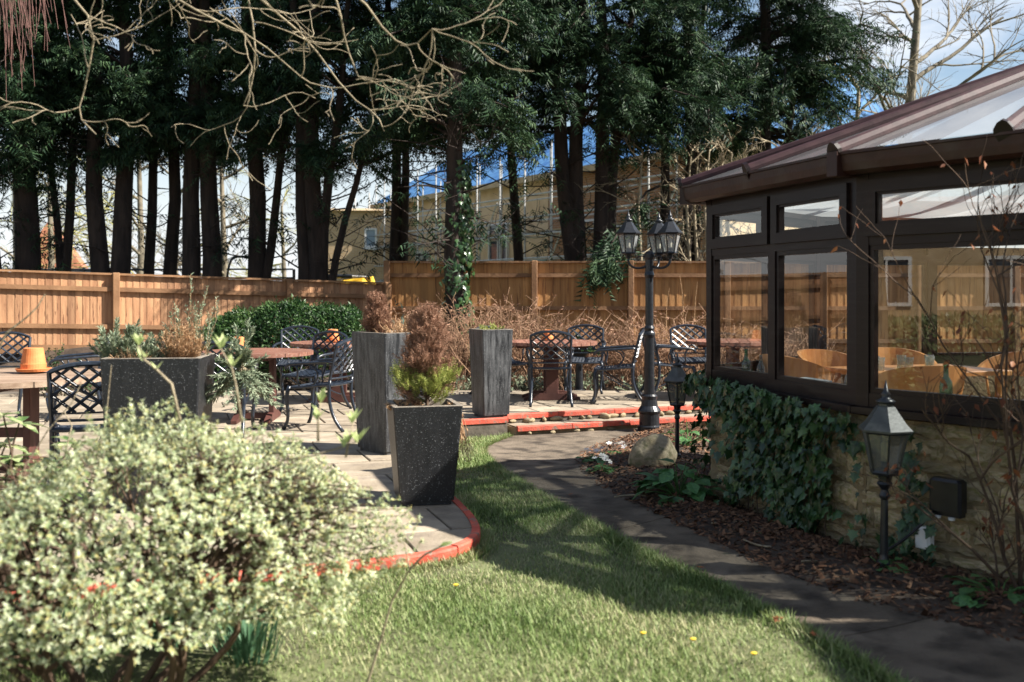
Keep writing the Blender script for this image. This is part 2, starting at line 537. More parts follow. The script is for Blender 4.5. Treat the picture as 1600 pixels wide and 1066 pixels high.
# steps: one lower tread with red nosing and rough stones in the risers
stp = empty('garden_step', (0, 0, 0), label='low stone step with red painted nosing in front of the patio', cat='step')
sd_ = (UP1 - UP0).normalized(); pn = Vector((sd_.y, -sd_.x))
L0, L1 = UP0 + pn * .33 + sd_ * .02, UP1 + pn * .33 + sd_ * .25
B0, B1 = UP0 - pn * .02, UP1 - pn * .02
ZS = -.095
MB().prism([tuple(L0 - pn * .03), tuple(L1 - pn * .03), tuple(B1), tuple(B0)], -.34, ZS - .012).build('footing', m_riser, stp)
tl_ = (L1 - L0).length; k = 0.0; r_ = random.Random(9)
while k < tl_ - .05:
    k2 = min(tl_, k + r_.uniform(.5, .8))
    a, b = L0 + sd_ * (k + .006), L0 + sd_ * (k2 - .006)
    c_, d_ = b - pn * .32, a - pn * .32
    o = a
    MB().prism([(p.x - o.x, p.y - o.y) for p in (a - pn * .04, b - pn * .04, c_, d_)], ZS - .04, ZS + r_.uniform(-.002, .002)).build('tread_slab', m_slab, stp, loc=(o.x, o.y, 0))
    k = k2
edging([tuple(L0), tuple(L1)], ZS + .002, stp, .62)
def rock(seed, sub=2, amp=.22):
    import bmesh
    bm = bmesh.new(); bmesh.ops.create_icosphere(bm, subdivisions=sub, radius=.5)
    rr = np.random.default_rng(seed); ph = rr.uniform(0, 6, (5, 3)); fr = rr.uniform(1.5, 6, (5, 3))
    for v in bm.verts:
        p = np.array(v.co); d = 1 + amp * np.mean(np.sin(p * fr + ph).sum(1)) / 1.4 + amp * .25 * np.mean(np.abs(np.sin(p * fr * 2.7 + ph * 2)).sum(1) - 1.9)
        v.co = Vector(p * d)
    me = bpy.data.meshes.new('rock'); bm.to_mesh(me); bm.free()
    me.materials.append(m_riser)
    me.shade_smooth()
    return me
rocks = [rock(i) for i in range(5)]
for i in range(25):
    p = UP0 + sd_ * (.08 + i * .145 + r_.uniform(-.04, .04)) + pn * .012
    s = r_.uniform(.05, .12)
    link('riser_stone', rocks[i % 5], stp, (p.x, p.y, -.07), (r_.uniform(0, 3), 0, r_.uniform(0, 6)), (s * r_.uniform(1.1, 2.2), s * .8, s * .62))
for i in range(13):
    p = L0 + sd_ * (.1 + i * .28 + r_.uniform(-.08, .08)) - pn * .035
    link('riser_stone', rocks[i % 5], stp, (p.x, p.y, -.17), (r_.uniform(0, 3), 0, r_.uniform(0, 6)), (.14, .07, .07))

# ------------------------------------------------------------ path
PL = [(1.62, 2.2), (1.52, 3.0), (1.41, 3.73), (1.23, 4.27), (1.03, 4.84), (.71, 5.56), (.27, 7.08), (-.11, 8.6), (-.27, 9.5), (-.28, 10.05), (-.12, 10.5), (.0, 10.78)]
PR = [(3.0, 2.6), (2.6, 3.3), (2.15, 4.0), (1.75, 4.5), (1.51, 4.8), (1.33, 5.24), (1.12, 5.97), (.90, 6.85), (.72, 7.6), (.62, 9.2), (.95, 10.3), (1.75, 11.5)]
def arc(pts, n):
    pts = smooth_line(pts, 2); L = [0]
    for a, b in zip(pts[:-1], pts[1:]): L.append(L[-1] + (b - a).length)
    out = []
    for i in range(n):
        s = L[-1] * i / (n - 1); k = 0
        while k < len(L) - 2 and L[k + 1] < s: k += 1
        t = (s - L[k]) / max(1e-9, L[k + 1] - L[k]); out.append(pts[k].lerp(pts[k + 1], min(1, t)))
    return out
NP = 61
al, ar = arc(PL, NP), arc(PR, NP)
path = empty('path', (0, 0, 0)); tag(path, 'curved grey concrete garden path beside the mulch bed', kind='structure')
cuts = [0, 13, 27, 42, 60]
for ci in range(4):
    k0, k1 = cuts[ci], cuts[ci + 1]
    vs_, fs_ = [], []
    NW = 7
    for k in range(k0, k1 + 1):
        a, b = al[k], ar[k]
        if k == k0 and ci > 0: a, b = a.lerp(al[k + 1], .06), b.lerp(ar[k + 1], .06)
        for j in range(NW):
            p = a.lerp(b, j / (NW - 1)); vs_.append((p.x, p.y, gz(p.x, p.y) + .018 + .004 * math.sin(p.x * 7 + p.y * 3)))
    nr_ = k1 - k0 + 1
    for i in range(nr_ - 1):
        for j in range(NW - 1):
            fs_.append((i * NW + j, i * NW + j + 1, (i + 1) * NW + j + 1, (i + 1) * NW + j))
    # skirt
    base = len(vs_)
    bd = [j for j in range(NW)] + [i * NW + NW - 1 for i in range(1, nr_)] + [(nr_ - 1) * NW + j for j in range(NW - 2, -1, -1)] + [i * NW for i in range(nr_ - 2, 0, -1)]
    for b_ in bd: vs_.append((vs_[b_][0], vs_[b_][1], vs_[b_][2] - .07))
    for i in range(len(bd)):
        j = (i + 1) % len(bd); fs_.append((bd[j], bd[i], base + i, base + j))
    mb = MB(); mb.add(vs_, fs_); mb.build('concrete_section', m_conc, path)

# ------------------------------------------------------------ lawn and grass
from bisect import bisect
def in_poly(x, y, poly):
    c = np.zeros(x.shape, bool); n = len(poly)
    for i in range(n):
        x1, y1 = poly[i]; x2, y2 = poly[(i + 1) % n]
        cond = ((y1 > y) != (y2 > y)) & (x < (x2 - x1) * (y - y1) / (y2 - y1 + 1e-12) + x1)
        c ^= cond
    return c
fs_pts = [(p.x, p.y) for p in front_s]
LAWN = [(-9, -4)] + fs_pts + [(-.06, 10.8)] + [(p.x, p.y) for p in reversed(al)] + [(1.9, 1.0), (2.4, -4)]
lx, ly = np.arange(-9, 2.6, .12), np.arange(-4, 11, .12)
LX, LY = np.meshgrid(lx, ly); 
lv = np.stack([LX, LY, g(LX, LY) + .004 + .008 * np.sin(LX * 5.1 + np.sin(LY * 3)) * np.sin(LY * 4.3)], -1).reshape(-1, 3)
nx2 = len(lx); id2 = np.arange(lv.shape[0]).reshape(len(ly), nx2)
qq = np.stack([id2[:-1, :-1], id2[:-1, 1:], id2[1:, 1:], id2[1:, :-1]], -1).reshape(-1, 4)
cen = lv[qq].mean(1); keep = in_poly(cen[:, 0], cen[:, 1], LAWN); qq = qq[keep]
lo_ = np_mesh('lawn', lv, np.concatenate([qq[:, [0, 1, 2]], qq[:, [0, 2, 3]]]), m_turf, smooth=True)
tag(lo_, 'sunlit green lawn between patio and path', kind='structure')
def grass(n, x0, x1, y0, y1, hmin, hmax, w):
    x = rng.uniform(x0, x1, n); y = rng.uniform(y0, y1, n)
    k = in_poly(x, y, LAWN) & (np.abs(x) < y * .56 + .5); x, y = x[k], y[k]
    # thin out in worn patches
    pn_ = np.sin(x * 2.3 + 1.7 * np.sin(y * 1.9)) + np.sin(y * 3.1 + x * 1.3)
    k = rng.uniform(size=len(x)) < np.clip(.75 + .3 * pn_, .35, 1); x, y = x[k], y[k]; pn_ = pn_[k]
    h = rng.uniform(hmin, hmax, len(x)) * (1 + .18 * pn_)
    a = rng.uniform(0, 6.28, len(x)); lean = rng.uniform(.1, .9, len(x))
    d = np.stack([np.cos(a) * lean, np.sin(a) * lean, np.ones(len(x))], -1)
    u = np.stack([np.cos(a), np.sin(a), -lean], -1)
    return scatter(*BLADE, np.stack([x, y, g(x, y) + .002], -1), d, u, h, np.full(len(x), w) * rng.uniform(.7, 1.3, len(x)))
gv, gf = cat([grass(150000, -2.6, 1.6, 3.3, 6.2, .014, .038, .0048), grass(90000, -1.2, 1.2, 6.0, 10.8, .018, .045, .006), grass(9000, -2.6, 1.6, 3.3, 8, .035, .065, .005)])
tag(np_mesh('grass', gv, gf, m_grass), 'short green grass blades covering the lawn', 'grass', kind='stuff')
# longer tufts along the path and patio edges
def tufts(line, n, side, h0, h1):
    k = rng.integers(0, len(line) - 1, n); t = rng.uniform(size=n)
    P0 = np.array([(p[0], p[1]) for p in line]); p = P0[k] * (1 - t[:, None]) + P0[k + 1] * t[:, None]
    tg = P0[k + 1] - P0[k]; tg /= np.linalg.norm(tg, axis=1, keepdims=True) + 1e-9
    nrm = np.stack([tg[:, 1], -tg[:, 0]], -1) * side
    o = np.abs(rng.normal(0, .05, n)) - .012
    p = p + nrm * o[:, None]
    a = rng.uniform(0, 6.28, n); lean = rng.uniform(.2, 1.1, n)
    d = np.stack([np.cos(a) * lean, np.sin(a) * lean, np.ones(n)], -1)
    u = np.stack([np.cos(a), np.sin(a), -lean], -1)
    return scatter(*BLADE, np.stack([p[:, 0], p[:, 1], g(p[:, 0], p[:, 1])], -1), d, u, rng.uniform(h0, h1, n), np.full(n, .006))
tv_, tf_ = cat([tufts(al, 14000, -1, .04, .085), tufts(front_s, 12000, 1, .03, .08)])
tag(np_mesh('grass_fringe', tv_, tf_, m_grass), 'longer grass tufts along the lawn edges', 'grass', kind='stuff')
# ------------------------------------------------------------ conservatory
m_pvc = M('rosewood_frame', (.0075, .0030, .0028), (.013, .005, .0042), 30, .42, .05, 90, stretch=(1, 1, 12), spec=.28, c3=(.022, .016, .014), s3=3, lo3=.5, hi3=.8)
m_gut = M('brown_gutter', (.026, .009, .006), (.038, .013, .0085), 14, .45, .1, 40, spec=.3, c3=(.05, .032, .024), s3=5, lo3=.5, hi3=.75)
m_bar = M('maroon_bar', (.026, .010, .012), (.045, .019, .021), 14, .6, .05, 60, spec=.25)
m_glass = glassmat('window_glass', (.88, .90, .89), 1.8)
m_rglass = glassmat('roof_glass', (.72, .77, .79), 1.5, .07)
m_drape = M('white_drape', (.72, .74, .76), (.8, .8, .8), 3, .8, .2, 9, trans=.6)
m_floor = M('floor_boards', (.10, .06, .035), (.16, .09, .05), 3, .5, .05, 20, stretch=(1, 8, 1))
_n, _l = m_drape.node_tree.nodes, m_drape.node_tree.links
_tr = _n.new('ShaderNodeBsdfTransparent'); _ms = _n.new('ShaderNodeMixShader'); _ms.inputs['Fac'].default_value = .5
_src = _n['Material Output'].inputs['Surface'].links[0].from_socket
_l.new(_src, _ms.inputs[1]); _l.new(_tr.outputs[0], _ms.inputs[2]); _l.new(_ms.outputs[0], _n['Material Output'].inputs['Surface'])
LF = 1.75
C1 = Vector((1.94, 5.61)); C0 = Vector((1.42, 7.28))
def dirv(deg): return Vector((math.sin(R(deg)), math.cos(R(deg))))
C2 = C1 + Vector((.632, -.775)) * LF
Cm1 = C0 + dirv(42) * LF
E2 = C2 + Vector((.985, -.094)) * 5.0; Em = Cm1 + Vector((.985, .17)) * 5.4
RING = [E2, C2, C1, C0, Cm1, Em]          # outside is to the left of the walk
APEX = Vector((4.0, 6.5, 3.04)); RIDGE = Vector((8.1, 6.6, 3.04))
Z_SILL, Z_EAVE = .70, 2.05
con = empty('conservatory', (C1.x, C1.y, gz(*C1)), label='dark rosewood glass conservatory on a low yellow stone wall', cat='conservatory')
CO = Vector((C1.x, C1.y, gz(*C1)))
def cl(p): return Vector(p) - CO
def frame_of(a, b):
    x = (b - a); L = x.length; x = x.normalized(); y = Vector((-x.y, x.x))   # y: outwards (left of walk)
    m = Matrix(((x.x, y.x, 0), (x.y, y.y, 0), (0, 0, 1)))
    return L, x, y, m
def fbox(mb, a, m, x0, x1, y0, y1, z0, z1):
    c = m @ Vector(((x0 + x1) / 2, (y0 + y1) / 2, 0))
    mb.box((a.x + c.x - CO.x, a.y + c.y - CO.y, (z0 + z1) / 2 - CO.z), (x1 - x0, y1 - y0, z1 - z0), m)
wall = None
def dwarf_wall():
    mb = MB(); inset = .05
    for i in range(len(RING) - 1):
        a, b = RING[i], RING[i + 1]; L, x, y, m = frame_of(a, b)
        fbox(mb, a, m, -.02, L + .02, -.27, -inset, -.35, Z_SILL - .02)
    return mb.build('dwarf_wall', m_wmort, con)
wall = dwarf_wall()
rs = random.Random(21)
def stone_mesh(seed):
    """irregular hewn block about 1 x 1 x 1 with broken front (y+)"""
    r_ = random.Random(seed); nx, nz = 7, 4; vs_, fs_ = [], []
    for j in range(nz + 1):
        for i in range(nx + 1):
            u, v = i / nx - .5, j / nz - .5
            e = max(abs(u), abs(v)) * 2
            edge = (i in (0, nx)) + (j in (0, nz))
            k = .97 if edge == 2 else 1
            vs_.append((u * k + r_.uniform(-.04, .04), (.5 - .55 * e ** 6 + r_.uniform(-.26, .26)), v * k + r_.uniform(-.09, .09)))
    for j in range(nz):
        for i in range(nx):
            k = j * (nx + 1) + i; fs_.append((k + 1, k, k + nx + 1, k + nx + 2))
    bd = [i for i in range(nx + 1)] + [j * (nx + 1) + nx for j in range(1, nz + 1)] + [nz * (nx + 1) + i for i in range(nx - 1, -1, -1)] + [j * (nx + 1) for j in range(nz - 1, 0, -1)]
    n0 = len(vs_)
    for b_ in bd: vs_.append((vs_[b_][0], -.6, vs_[b_][2]))
    for i in range(len(bd)):
        j = (i + 1) % len(bd); fs_.append((bd[i], bd[j], n0 + j, n0 + i))
    me = bpy.data.meshes.new('stone'); me.from_pydata(vs_, [], fs_); me.materials.append(m_stone); return me
smesh = [stone_mesh(i) for i in range(10)]
def stones(a, b, x_from=0., x_to=None):
    L, x, y, m = frame_of(a, b); rz = math.atan2(x.y, x.x)
    x_to = L if x_to is None else x_to
    z = -.16
    while z < Z_SILL - .03:
        h = min(rs.uniform(.05, .15), Z_SILL - .022 - z)
        if h < .035: break
        s = x_from + rs.uniform(-.15, -.02)
        while s < x_to:
            w = rs.uniform(.10, .34)
            s0, s1 = max(s, x_from), min(s + w, x_to)
            if s1 - s0 > .05:
                c = m @ Vector(((s0 + s1) / 2, -.048, 0))
                o = link('stone', rs.choice(smesh), wall, (a.x + c.x - CO.x, a.y + c.y - CO.y, z + h / 2 - CO.z), (0, rs.uniform(-.03, .03), rz), ((s1 - s0) - .014, .044, h - .011))
            s += w
        z += h
stones(C1, C0); stones(C2, C1, .3); stones(C0, Cm1, 0, .9)

def window_facet(a, b, splits, detail=True):
    L, x, y, m = frame_of(a, b)
    for e0, e1 in ((.0, .075), (L - .075, L)):
        pst = MB(); fbox(pst, a, m, e0, e1, -.075, .0, Z_SILL + .04, Z_EAVE + .02); pst.build('corner_post', m_pvc, con)
    for w0, w1 in ((Z_SILL + .04, Z_SILL + .115), (1.640, 1.700), (1.985, Z_EAVE + .02)):
        rl = MB(); fbox(rl, a, m, .075, L - .075, -.07, -.004, w0, w1); rl.build('frame_rail', m_pvc, con)
    sl = MB(); fbox(sl, a, m, -.02, L + .02, -.20, .055, Z_SILL, Z_SILL + .038); sl.build('cill', m_pvc, con)
    xs = [.075] + [s * L for s in splits] + [L - .075]
    for s in splits:
        for w0, w1 in ((Z_SILL + .115, 1.640), (1.700, 1.985)):
            mu = MB(); fbox(mu, a, m, s * L - .035, s * L + .035, -.07, -.002, w0, w1); mu.build('mullion', m_pvc, con)
    for k in range(len(xs) - 1):
        x0 = xs[k] + (.035 if k > 0 else 0); x1 = xs[k + 1] - (.035 if k < len(xs) - 2 else 0)
        # fixed lower light with glazing bead
        bd = MB(); t = .028; z0, z1 = Z_SILL + .115, 1.640
        fbox(bd, a, m, x0, x1, -.055, -.012, z0, z0 + t); fbox(bd, a, m, x0, x1, -.055, -.012, z1 - t, z1)
        fbox(bd, a, m, x0, x0 + t, -.055, -.012, z0 + t, z1 - t); fbox(bd, a, m, x1 - t, x1, -.055, -.012, z0 + t, z1 - t)
        bead = bd.build('glazing_bead', m_pvc, con)
        def pane(u0, u1, w0, w1, yy, par, mat, nm='pane'):
            p = [m @ Vector((u, yy, 0)) for u in (u0, u1)]
            q0 = (a.x + p[0].x - CO.x, a.y + p[0].y - CO.y); q1 = (a.x + p[1].x - CO.x, a.y + p[1].y - CO.y)
            MB().add([(q1[0], q1[1], w0 - CO.z), (q0[0], q0[1], w0 - CO.z), (q0[0], q0[1], w1 - CO.z), (q1[0], q1[1], w1 - CO.z)], [(0, 1, 2, 3)]).build(nm, mat, par)
        pane(x0 + t - .004, x1 - t + .004, z0 + t - .004, z1 - t + .004, -.034, bead, m_glass)
        # opening top light: sash proud of the frame
        sh = MB(); z0, z1 = 1.688, 2.0; t = .068; e0, e1 = x0 - .014, x1 + .014
        fbox(sh, a, m, e0, e1, -.04, .022, z0, z0 + t); fbox(sh, a, m, e0, e1, -.04, .022, z1 - t, z1)
        fbox(sh, a, m, e0, e0 + t, -.04, .022, z0 + t, z1 - t); fbox(sh, a, m, e1 - t, e1, -.04, .022, z0 + t, z1 - t)
        # inner bead step
        i0, i1, w0, w1, tt = e0 + t, e1 - t, z0 + t, z1 - t, .014
        fbox(sh, a, m, i0, i1, -.03, .008, w0, w0 + tt); fbox(sh, a, m, i0, i1, -.03, .008, w1 - tt, w1)
        fbox(sh, a, m, i0, i0 + tt, -.03, .008, w0 + tt, w1 - tt); fbox(sh, a, m, i1 - tt, i1, -.03, .008, w0 + tt, w1 - tt)
        sash = sh.build('top_sash', m_pvc, con)
        pane(i0 + .01, i1 - .01, w0 + .01, w1 - .01, -.008, sash, m_glass)
window_facet(C1, C0, [.5]); window_facet(C2, C1, [.26])
window_facet(C0, Cm1, [.5])
window_facet(Cm1, Em, [.2, .4, .6, .8]); window_facet(E2, C2, [.2, .4, .6, .8])

# roof: gutter, glass sheets and bars
def offs(ring, d):
    out = []
    for i, p in enumerate(ring):
        ns = []
        if i > 0: _, x, y, _m = frame_of(ring[i - 1], p); ns.append(y)
        if i < len(ring) - 1: _, x, y, _m = frame_of(p, ring[i + 1]); ns.append(y)
        n = sum(ns, Vector((0, 0))).normalized(); k = 1 / max(.5, n.dot(ns[0]))
        out.append(p + n * d * k)
    return out
o_out, o_in = offs(RING, .165), offs(RING, .045)
roof = empty('roof', (0, 0, 0)); roof.parent = con; roof.location = (0, 0, 0)
eave = offs(RING, .12)
soff = MB()
for i in range(len(RING) - 1):
    a, b = RING[i], RING[i + 1]; L, x, y, m = frame_of(a, b)
    fbox(soff, a, m, -.03, L + .03, -.08, .035, Z_EAVE + .02, Z_EAVE + .12)
soff.build('eaves_beam', m_pvc, roof)
for i in range(len(RING) - 1):
    gt = MB(); sec = [(.045, .005), (.055, -.018), (.075, -.03), (.12, -.03), (.15, -.012), (.158, .03), (.162, .075), (.175, .078), (.175, .092), (.158, .092), (.146, .03), (.06, .03)]
    rows = [offs(RING, d) for d, _ in sec]
    vs_ = []
    for e in (i, i + 1):
        for r_, (d, z) in zip(rows, sec): vs_.append((r_[e].x - CO.x, r_[e].y - CO.y, Z_EAVE + .01 + z - CO.z))
    n = len(sec); fs_ = [(j, (j + 1) % n, n + (j + 1) % n, n + j) for j in range(n)] + [tuple(range(n))[::-1], tuple(range(n, 2 * n))]
    gt.add(vs_, fs_); gt.build('gutter', m_gut, roof)
# gutter joint brackets at the visible corner
for cpt, nr_ in ((C1, None), (C0, None)):
    k = RING.index(cpt); d = (o_out[k] - cpt).normalized()
    jb = MB(); mz = Matrix.Rotation(math.atan2(d.y, d.x), 3, 'Z')
    p = cpt + d * .112
    jb.box((p.x - CO.x, p.y - CO.y, Z_EAVE + .038 - CO.z), (.155, .075, .135), mz); jb.build('gutter_joint', m_gut, roof)
ZE = Z_EAVE + .115
def topo(p2): return Vector((p2.x, p2.y, ZE))
def ridge_pt(p2):
    """where the roof bar starting at eave point p2 ends"""
    return None
segs = []
for i in range(len(RING) - 1):
    a, b = eave[i], eave[i + 1]
    if i == 0 or i == len(RING) - 2:
        nb = 6
        ta = RIDGE if i == 0 else APEX; tb = APEX if i == 0 else RIDGE
        for k in range(nb):
            segs.append((a.lerp(b, k / nb), a.lerp(b, (k + 1) / nb), ta.lerp(tb, k / nb), ta.lerp(tb, (k + 1) / nb)))
    else:
        c = a.lerp(b, .5)
        segs.append((a, c, APEX, APEX)); segs.append((c, b, APEX, APEX))
for a, b, ta, tb in segs:
    pts = [topo(a), topo(b), tb] + ([ta] if (ta - tb).length > .01 else [])
    MB().add([tuple(cl(p)) for p in pts], [tuple(range(len(pts)))]).build('roof_pane', m_rglass, roof)
ends = [(s[0], s[2]) for s in segs] + [(segs[-1][1], segs[-1][3])]
for e, t in ends:
    p0, p1 = topo(e), Vector(t); d = (p1 - p0).normalized(); up = Vector((0, 0, 1)); sdv = d.cross(up).normalized(); up = sdv.cross(d)
    br = MB(); w, h = .036, .052
    prof = [(-w, 0), (-w, h * .35), (-w * .55, h * .8), (0, h), (w * .55, h * .8), (w, h * .35), (w, 0), (w * .5, -.05), (-w * .5, -.05)]
    vs_ = [tuple(cl(q + sdv * u + up * v)) for q in (p0 - d * .03, p1) for u, v in prof]; n = len(prof)
    br.add(vs_, [(j, (j + 1) % n, n + (j + 1) % n, n + j) for j in range(n)] + [tuple(range(n))[::-1], tuple(range(n, 2 * n))])
    bar = br.build('glazing_bar', m_bar, roof)
    cp = MB(); pr2 = [(u * 1.25, v * 1.3 if v > 0 else v) for u, v in prof]
    vs_ = [tuple(cl(q + sdv * u + up * v)) for q in (p0 - d * .055, p0 - d * .028) for u, v in pr2]
    cp.add(vs_, [(j, (j + 1) % n, n + (j + 1) % n, n + j) for j in range(n)] + [tuple(range(n))[::-1], tuple(range(n, 2 * n))])
    cp.build('end_cap', m_pvc, bar)
MB().beam(cl(APEX + Vector((-.1, 0, .02))), cl(RIDGE + Vector((0, 0, .02))), .16, .12).build('ridge', m_bar, roof)
inner = offs(RING, -.12)
MB().prism([(p.x - CO.x, p.y - CO.y) for p in inner], -.2 - CO.z, .03 - CO.z).build('floor', m_floor, con)
# white ceiling drapes hung from the eaves to the apex
dr = []; NR = 13
rim = resample([tuple(p) for p in offs(RING, -.10)], .085)
for i, p in enumerate(rim):
    tx = min(max(p.x + .4, APEX.x), RIDGE.x); top = Vector((tx, APEX.y + .02 * (tx - APEX.x), 2.84))
    for j in range(NR):
        t = j / (NR - 1); q_ = Vector((p.x, p.y, 2.02)).lerp(top, t)
        fold = .045 * math.sin(i * 1.35) * math.sin(math.pi * t) + .03 * math.sin(i * 2.9 + t * 4) * math.sin(math.pi * t)
        q_.z += -.22 * math.sin(math.pi * t) * (1 + .35 * math.sin(i * .21)) + fold
        dr.append(tuple(cl(q_)))
fs_ = [(i * NR + j, i * NR + j + 1, (i + 1) * NR + j + 1, (i + 1) * NR + j) for i in range(len(rim) - 1) for j in range(NR - 1)]
dm = MB(); dm.add(dr, fs_)
do = dm.build('ceiling_drape', m_drape, None, smooth=True); do.location = CO
tag(do, 'white sheer drape hung in folds under the conservatory roof', 'drape')

# ------------------------------------------------------------ inside the conservatory
m_owood = M('honey_wood', (.52, .20, .06), (.70, .33, .11), 3, .35, .05, 30, stretch=(1, 7, 1), objrand=.08)
m_dkmet = M('dark_metal', (.012, .013, .015), (.02, .02, .022), 20, .45)
m_green = glassmat('green_bottle_glass', (.10, .42, .16), 1.6, .05)
m_clear = glassmat('clear_bottle_glass', (.82, .86, .84), 1.4, .08)
m_paper = M('book_covers', (.30, .36, .36), (.45, .50, .49), 4, .7, objrand=.2)
m_page = M('book_pages', (.62, .58, .5), (.7, .66, .58), 60, .9, stretch=(.1, .1, 6))
m_yel = M('oil', (.5, .36, .05), (.6, .45, .1), 5, .4)
m_white = M('white_ceramic', (.7, .7, .68), (.78, .78, .76), 5, .4)
def dining_table(x, y, rz, w, d, label):
    t = empty('dining_table', (x, y, .03), rz, label, 'table', 'tables inside the conservatory')
    MB().bbox((0, 0, .735), (w, d, .035), .006).build('table_top', m_owood, t)
    for sx in (-1, 1):
        for sy in (-1, 1): MB().box((sx * (w / 2 - .06), sy * (d / 2 - .06), .359), (.06, .06, .717)).build('leg', m_owood, t)
    return t
def tub_chair(x, y, rz, label):
    t = empty('bow_back_chair', (x, y, .03), rz, label, 'chair', 'wooden chairs inside the conservatory')
    MB().lathe([(.02, .42), (.22, .425), (.235, .44), (.225, .46), (.02, .465)], 18).build('seat', m_owood, t)
    for sx in (-1, 1):
        for sy in (-1, 1): MB().tube([(sx * .15, sy * .15, .43), (sx * .19, sy * .2, 0)], [.02, .015], 6).build('leg', m_owood, t)
    bk = MB(); vs_ = []; n = 22
    for i in range(n + 1):
        a = R(-115 + 230 * i / n) - math.pi / 2; k = i / n
        top = .87 - .18 * abs(2 * k - 1) ** 2.5; r0, r1 = .245, .275
        c_, s_ = math.cos(a), math.sin(a)
        vs_ += [(r0 * c_, r0 * s_, .66), (r1 * c_, r1 * s_, top), ((r1 + .03) * c_, (r1 + .03) * s_, top), ((r0 + .03) * c_, (r0 + .03) * s_, .66)]
    fs_ = [(i * 4 + j, i * 4 + (j + 1) % 4, i * 4 + 4 + (j + 1) % 4, i * 4 + 4 + j) for i in range(n) for j in range(4)] + [(0, 1, 2, 3), (n * 4 + 3, n * 4 + 2, n * 4 + 1, n * 4)]
    bk.add(vs_, fs_).build('backrest', m_owood, t, smooth=False)
    for i in (2, 7, 11, 15, 20):
        a = R(-115 + 230 * i / n) - math.pi / 2
        MB().tube([(.215 * math.cos(a), .215 * math.sin(a), .45), (.258 * math.cos(a), .258 * math.sin(a), .68)], .011, 6).build('spindle', m_owood, t)
    return t
tA = dining_table(3.15, 7.75, R(18), 1.15, .75, 'honey wood dining table laid with glasses, behind the large conservatory window')
dining_table(4.35, 6.95, R(10), 1.0, .75, 'honey wood dining table at the right edge of the large window')
for a in [(2.75, 6.75, R(5), 'rounded wooden chair nearest the large window, its back to the glass'), (3.25, 8.3, R(190), 'rounded wooden chair on the far side of the table with glasses'),
          (4.0, 7.95, R(110), 'rounded wooden chair at the right end of the table with glasses'), (4.15, 6.3, R(0), 'rounded wooden chair at the right edge table, nearest the glass'),
          (2.25, 7.72, R(-70), 'left of the two rounded wooden chairs behind the angled window'), (2.63, 8.08, R(-150), 'right of the two rounded wooden chairs behind the angled window'), (4.6, 7.75, R(180), 'rounded wooden chair behind the right edge table')]:
    tub_chair(*a)
def place(fr, a, b, s, off, z):
    L, x, y, m = frame_of(a, b); p = a + x * s - y * off
    return (p.x, p.y, z)
def bottle(loc, sc, mat, label, dark_top=False):
    mb = MB(); mb.lathe([(.034, 0), (.038, .01), (.038, .15), (.033, .18), (.016, .21), (.0135, .27), (.016, .272), (.016, .285), (.011, .285)], 16)
    o = mb.build('bottle', mat, None, smooth=True, loc=loc); o.scale = (sc, sc, sc)
    tag(o, label, 'bottle', 'bottles on the window ledge')
    if dark_top:
        MB().lathe([(.017, .255), (.018, .29), (.012, .30)], 12).build('stopper', m_dkmet, o)
    return o
def tumbler(loc, label):
    o = MB().lathe([(.03, 0), (.036, .10), (.034, .10), (.028, .006)], 14).build('drinking_glass', m_clear, None, loc=loc, smooth=True)
    tag(o, label, 'glass', 'glasses on the dining table')
ZL = Z_SILL + .039
bottle(place(0, C2, C1, LF - .47, .10, ZL), .9, m_green, 'green glass bottle standing inside the large conservatory window')
bottle(place(0, C1, C0, 1.36, .10, ZL), .85, m_green, 'green glass bottle at the far end of the angled window ledge')
bottle(place(0, C1, C0, 1.17, .10, ZL), .75, m_clear, 'clear bottle of yellow liquid on the angled window ledge')
MB().lathe([(.02, 0), (.024, .006), (.024, .09), (.02, .1)], 12).build('oil', m_yel, bpy.data.objects['bottle.002'], loc=(0, 0, .006))
bottle(place(0, C1, C0, .2, .10, ZL), .8, m_clear, 'clear bottle with dark stopper beside the corner post', True)
bk = empty('book_stack', place(0, C1, C0, .62, .11, ZL), math.atan2(1.67, -.52), 'stack of grey books lying on the angled window ledge', 'books')
for k, (dz, w_) in enumerate(((.0, .30), (.032, .28), (.064, .26))):
    o = MB().bbox((0, 0, dz + .015), (w_, .16, .029), .003).build('book', m_paper, bk)
bk2 = empty('menu_stack', place(0, C1, C0, 1.5, .11, ZL), math.atan2(1.67, -.52), 'pale papers stacked at the far end of the window ledge', 'papers')
for k in range(3): MB().box((0, .003 * k, .012 + k * .02), (.24, .15, .017)).build('paper_pile', m_page, bk2)
bk3 = empty('tray', place(0, C2, C1, LF - .17, .12, ZL), math.atan2(.775, -.632), 'flat grey folder lying inside the large window corner', 'folder')
MB().bbox((0, 0, .008), (.25, .15, .016), .003).build('cover', m_paper, bk3); MB().box((0, 0, .021), (.23, .13, .008)).build('pages', m_page, bk3)
for k, (dx, dy) in enumerate(((-.42, -.1), (-.35, .05), (-.2, -.15), (-.08, .08), (.02, -.12), (.16, .05))):
    p = Matrix.Rotation(R(18), 3, 'Z') @ Vector((dx, dy, 0))
    tumbler((3.15 + p.x, 7.75 + p.y, .784), ['leftmost', 'second', 'third', 'fourth', 'fifth', 'rightmost'][k] + ' of the six clear glasses on the wooden dining table')
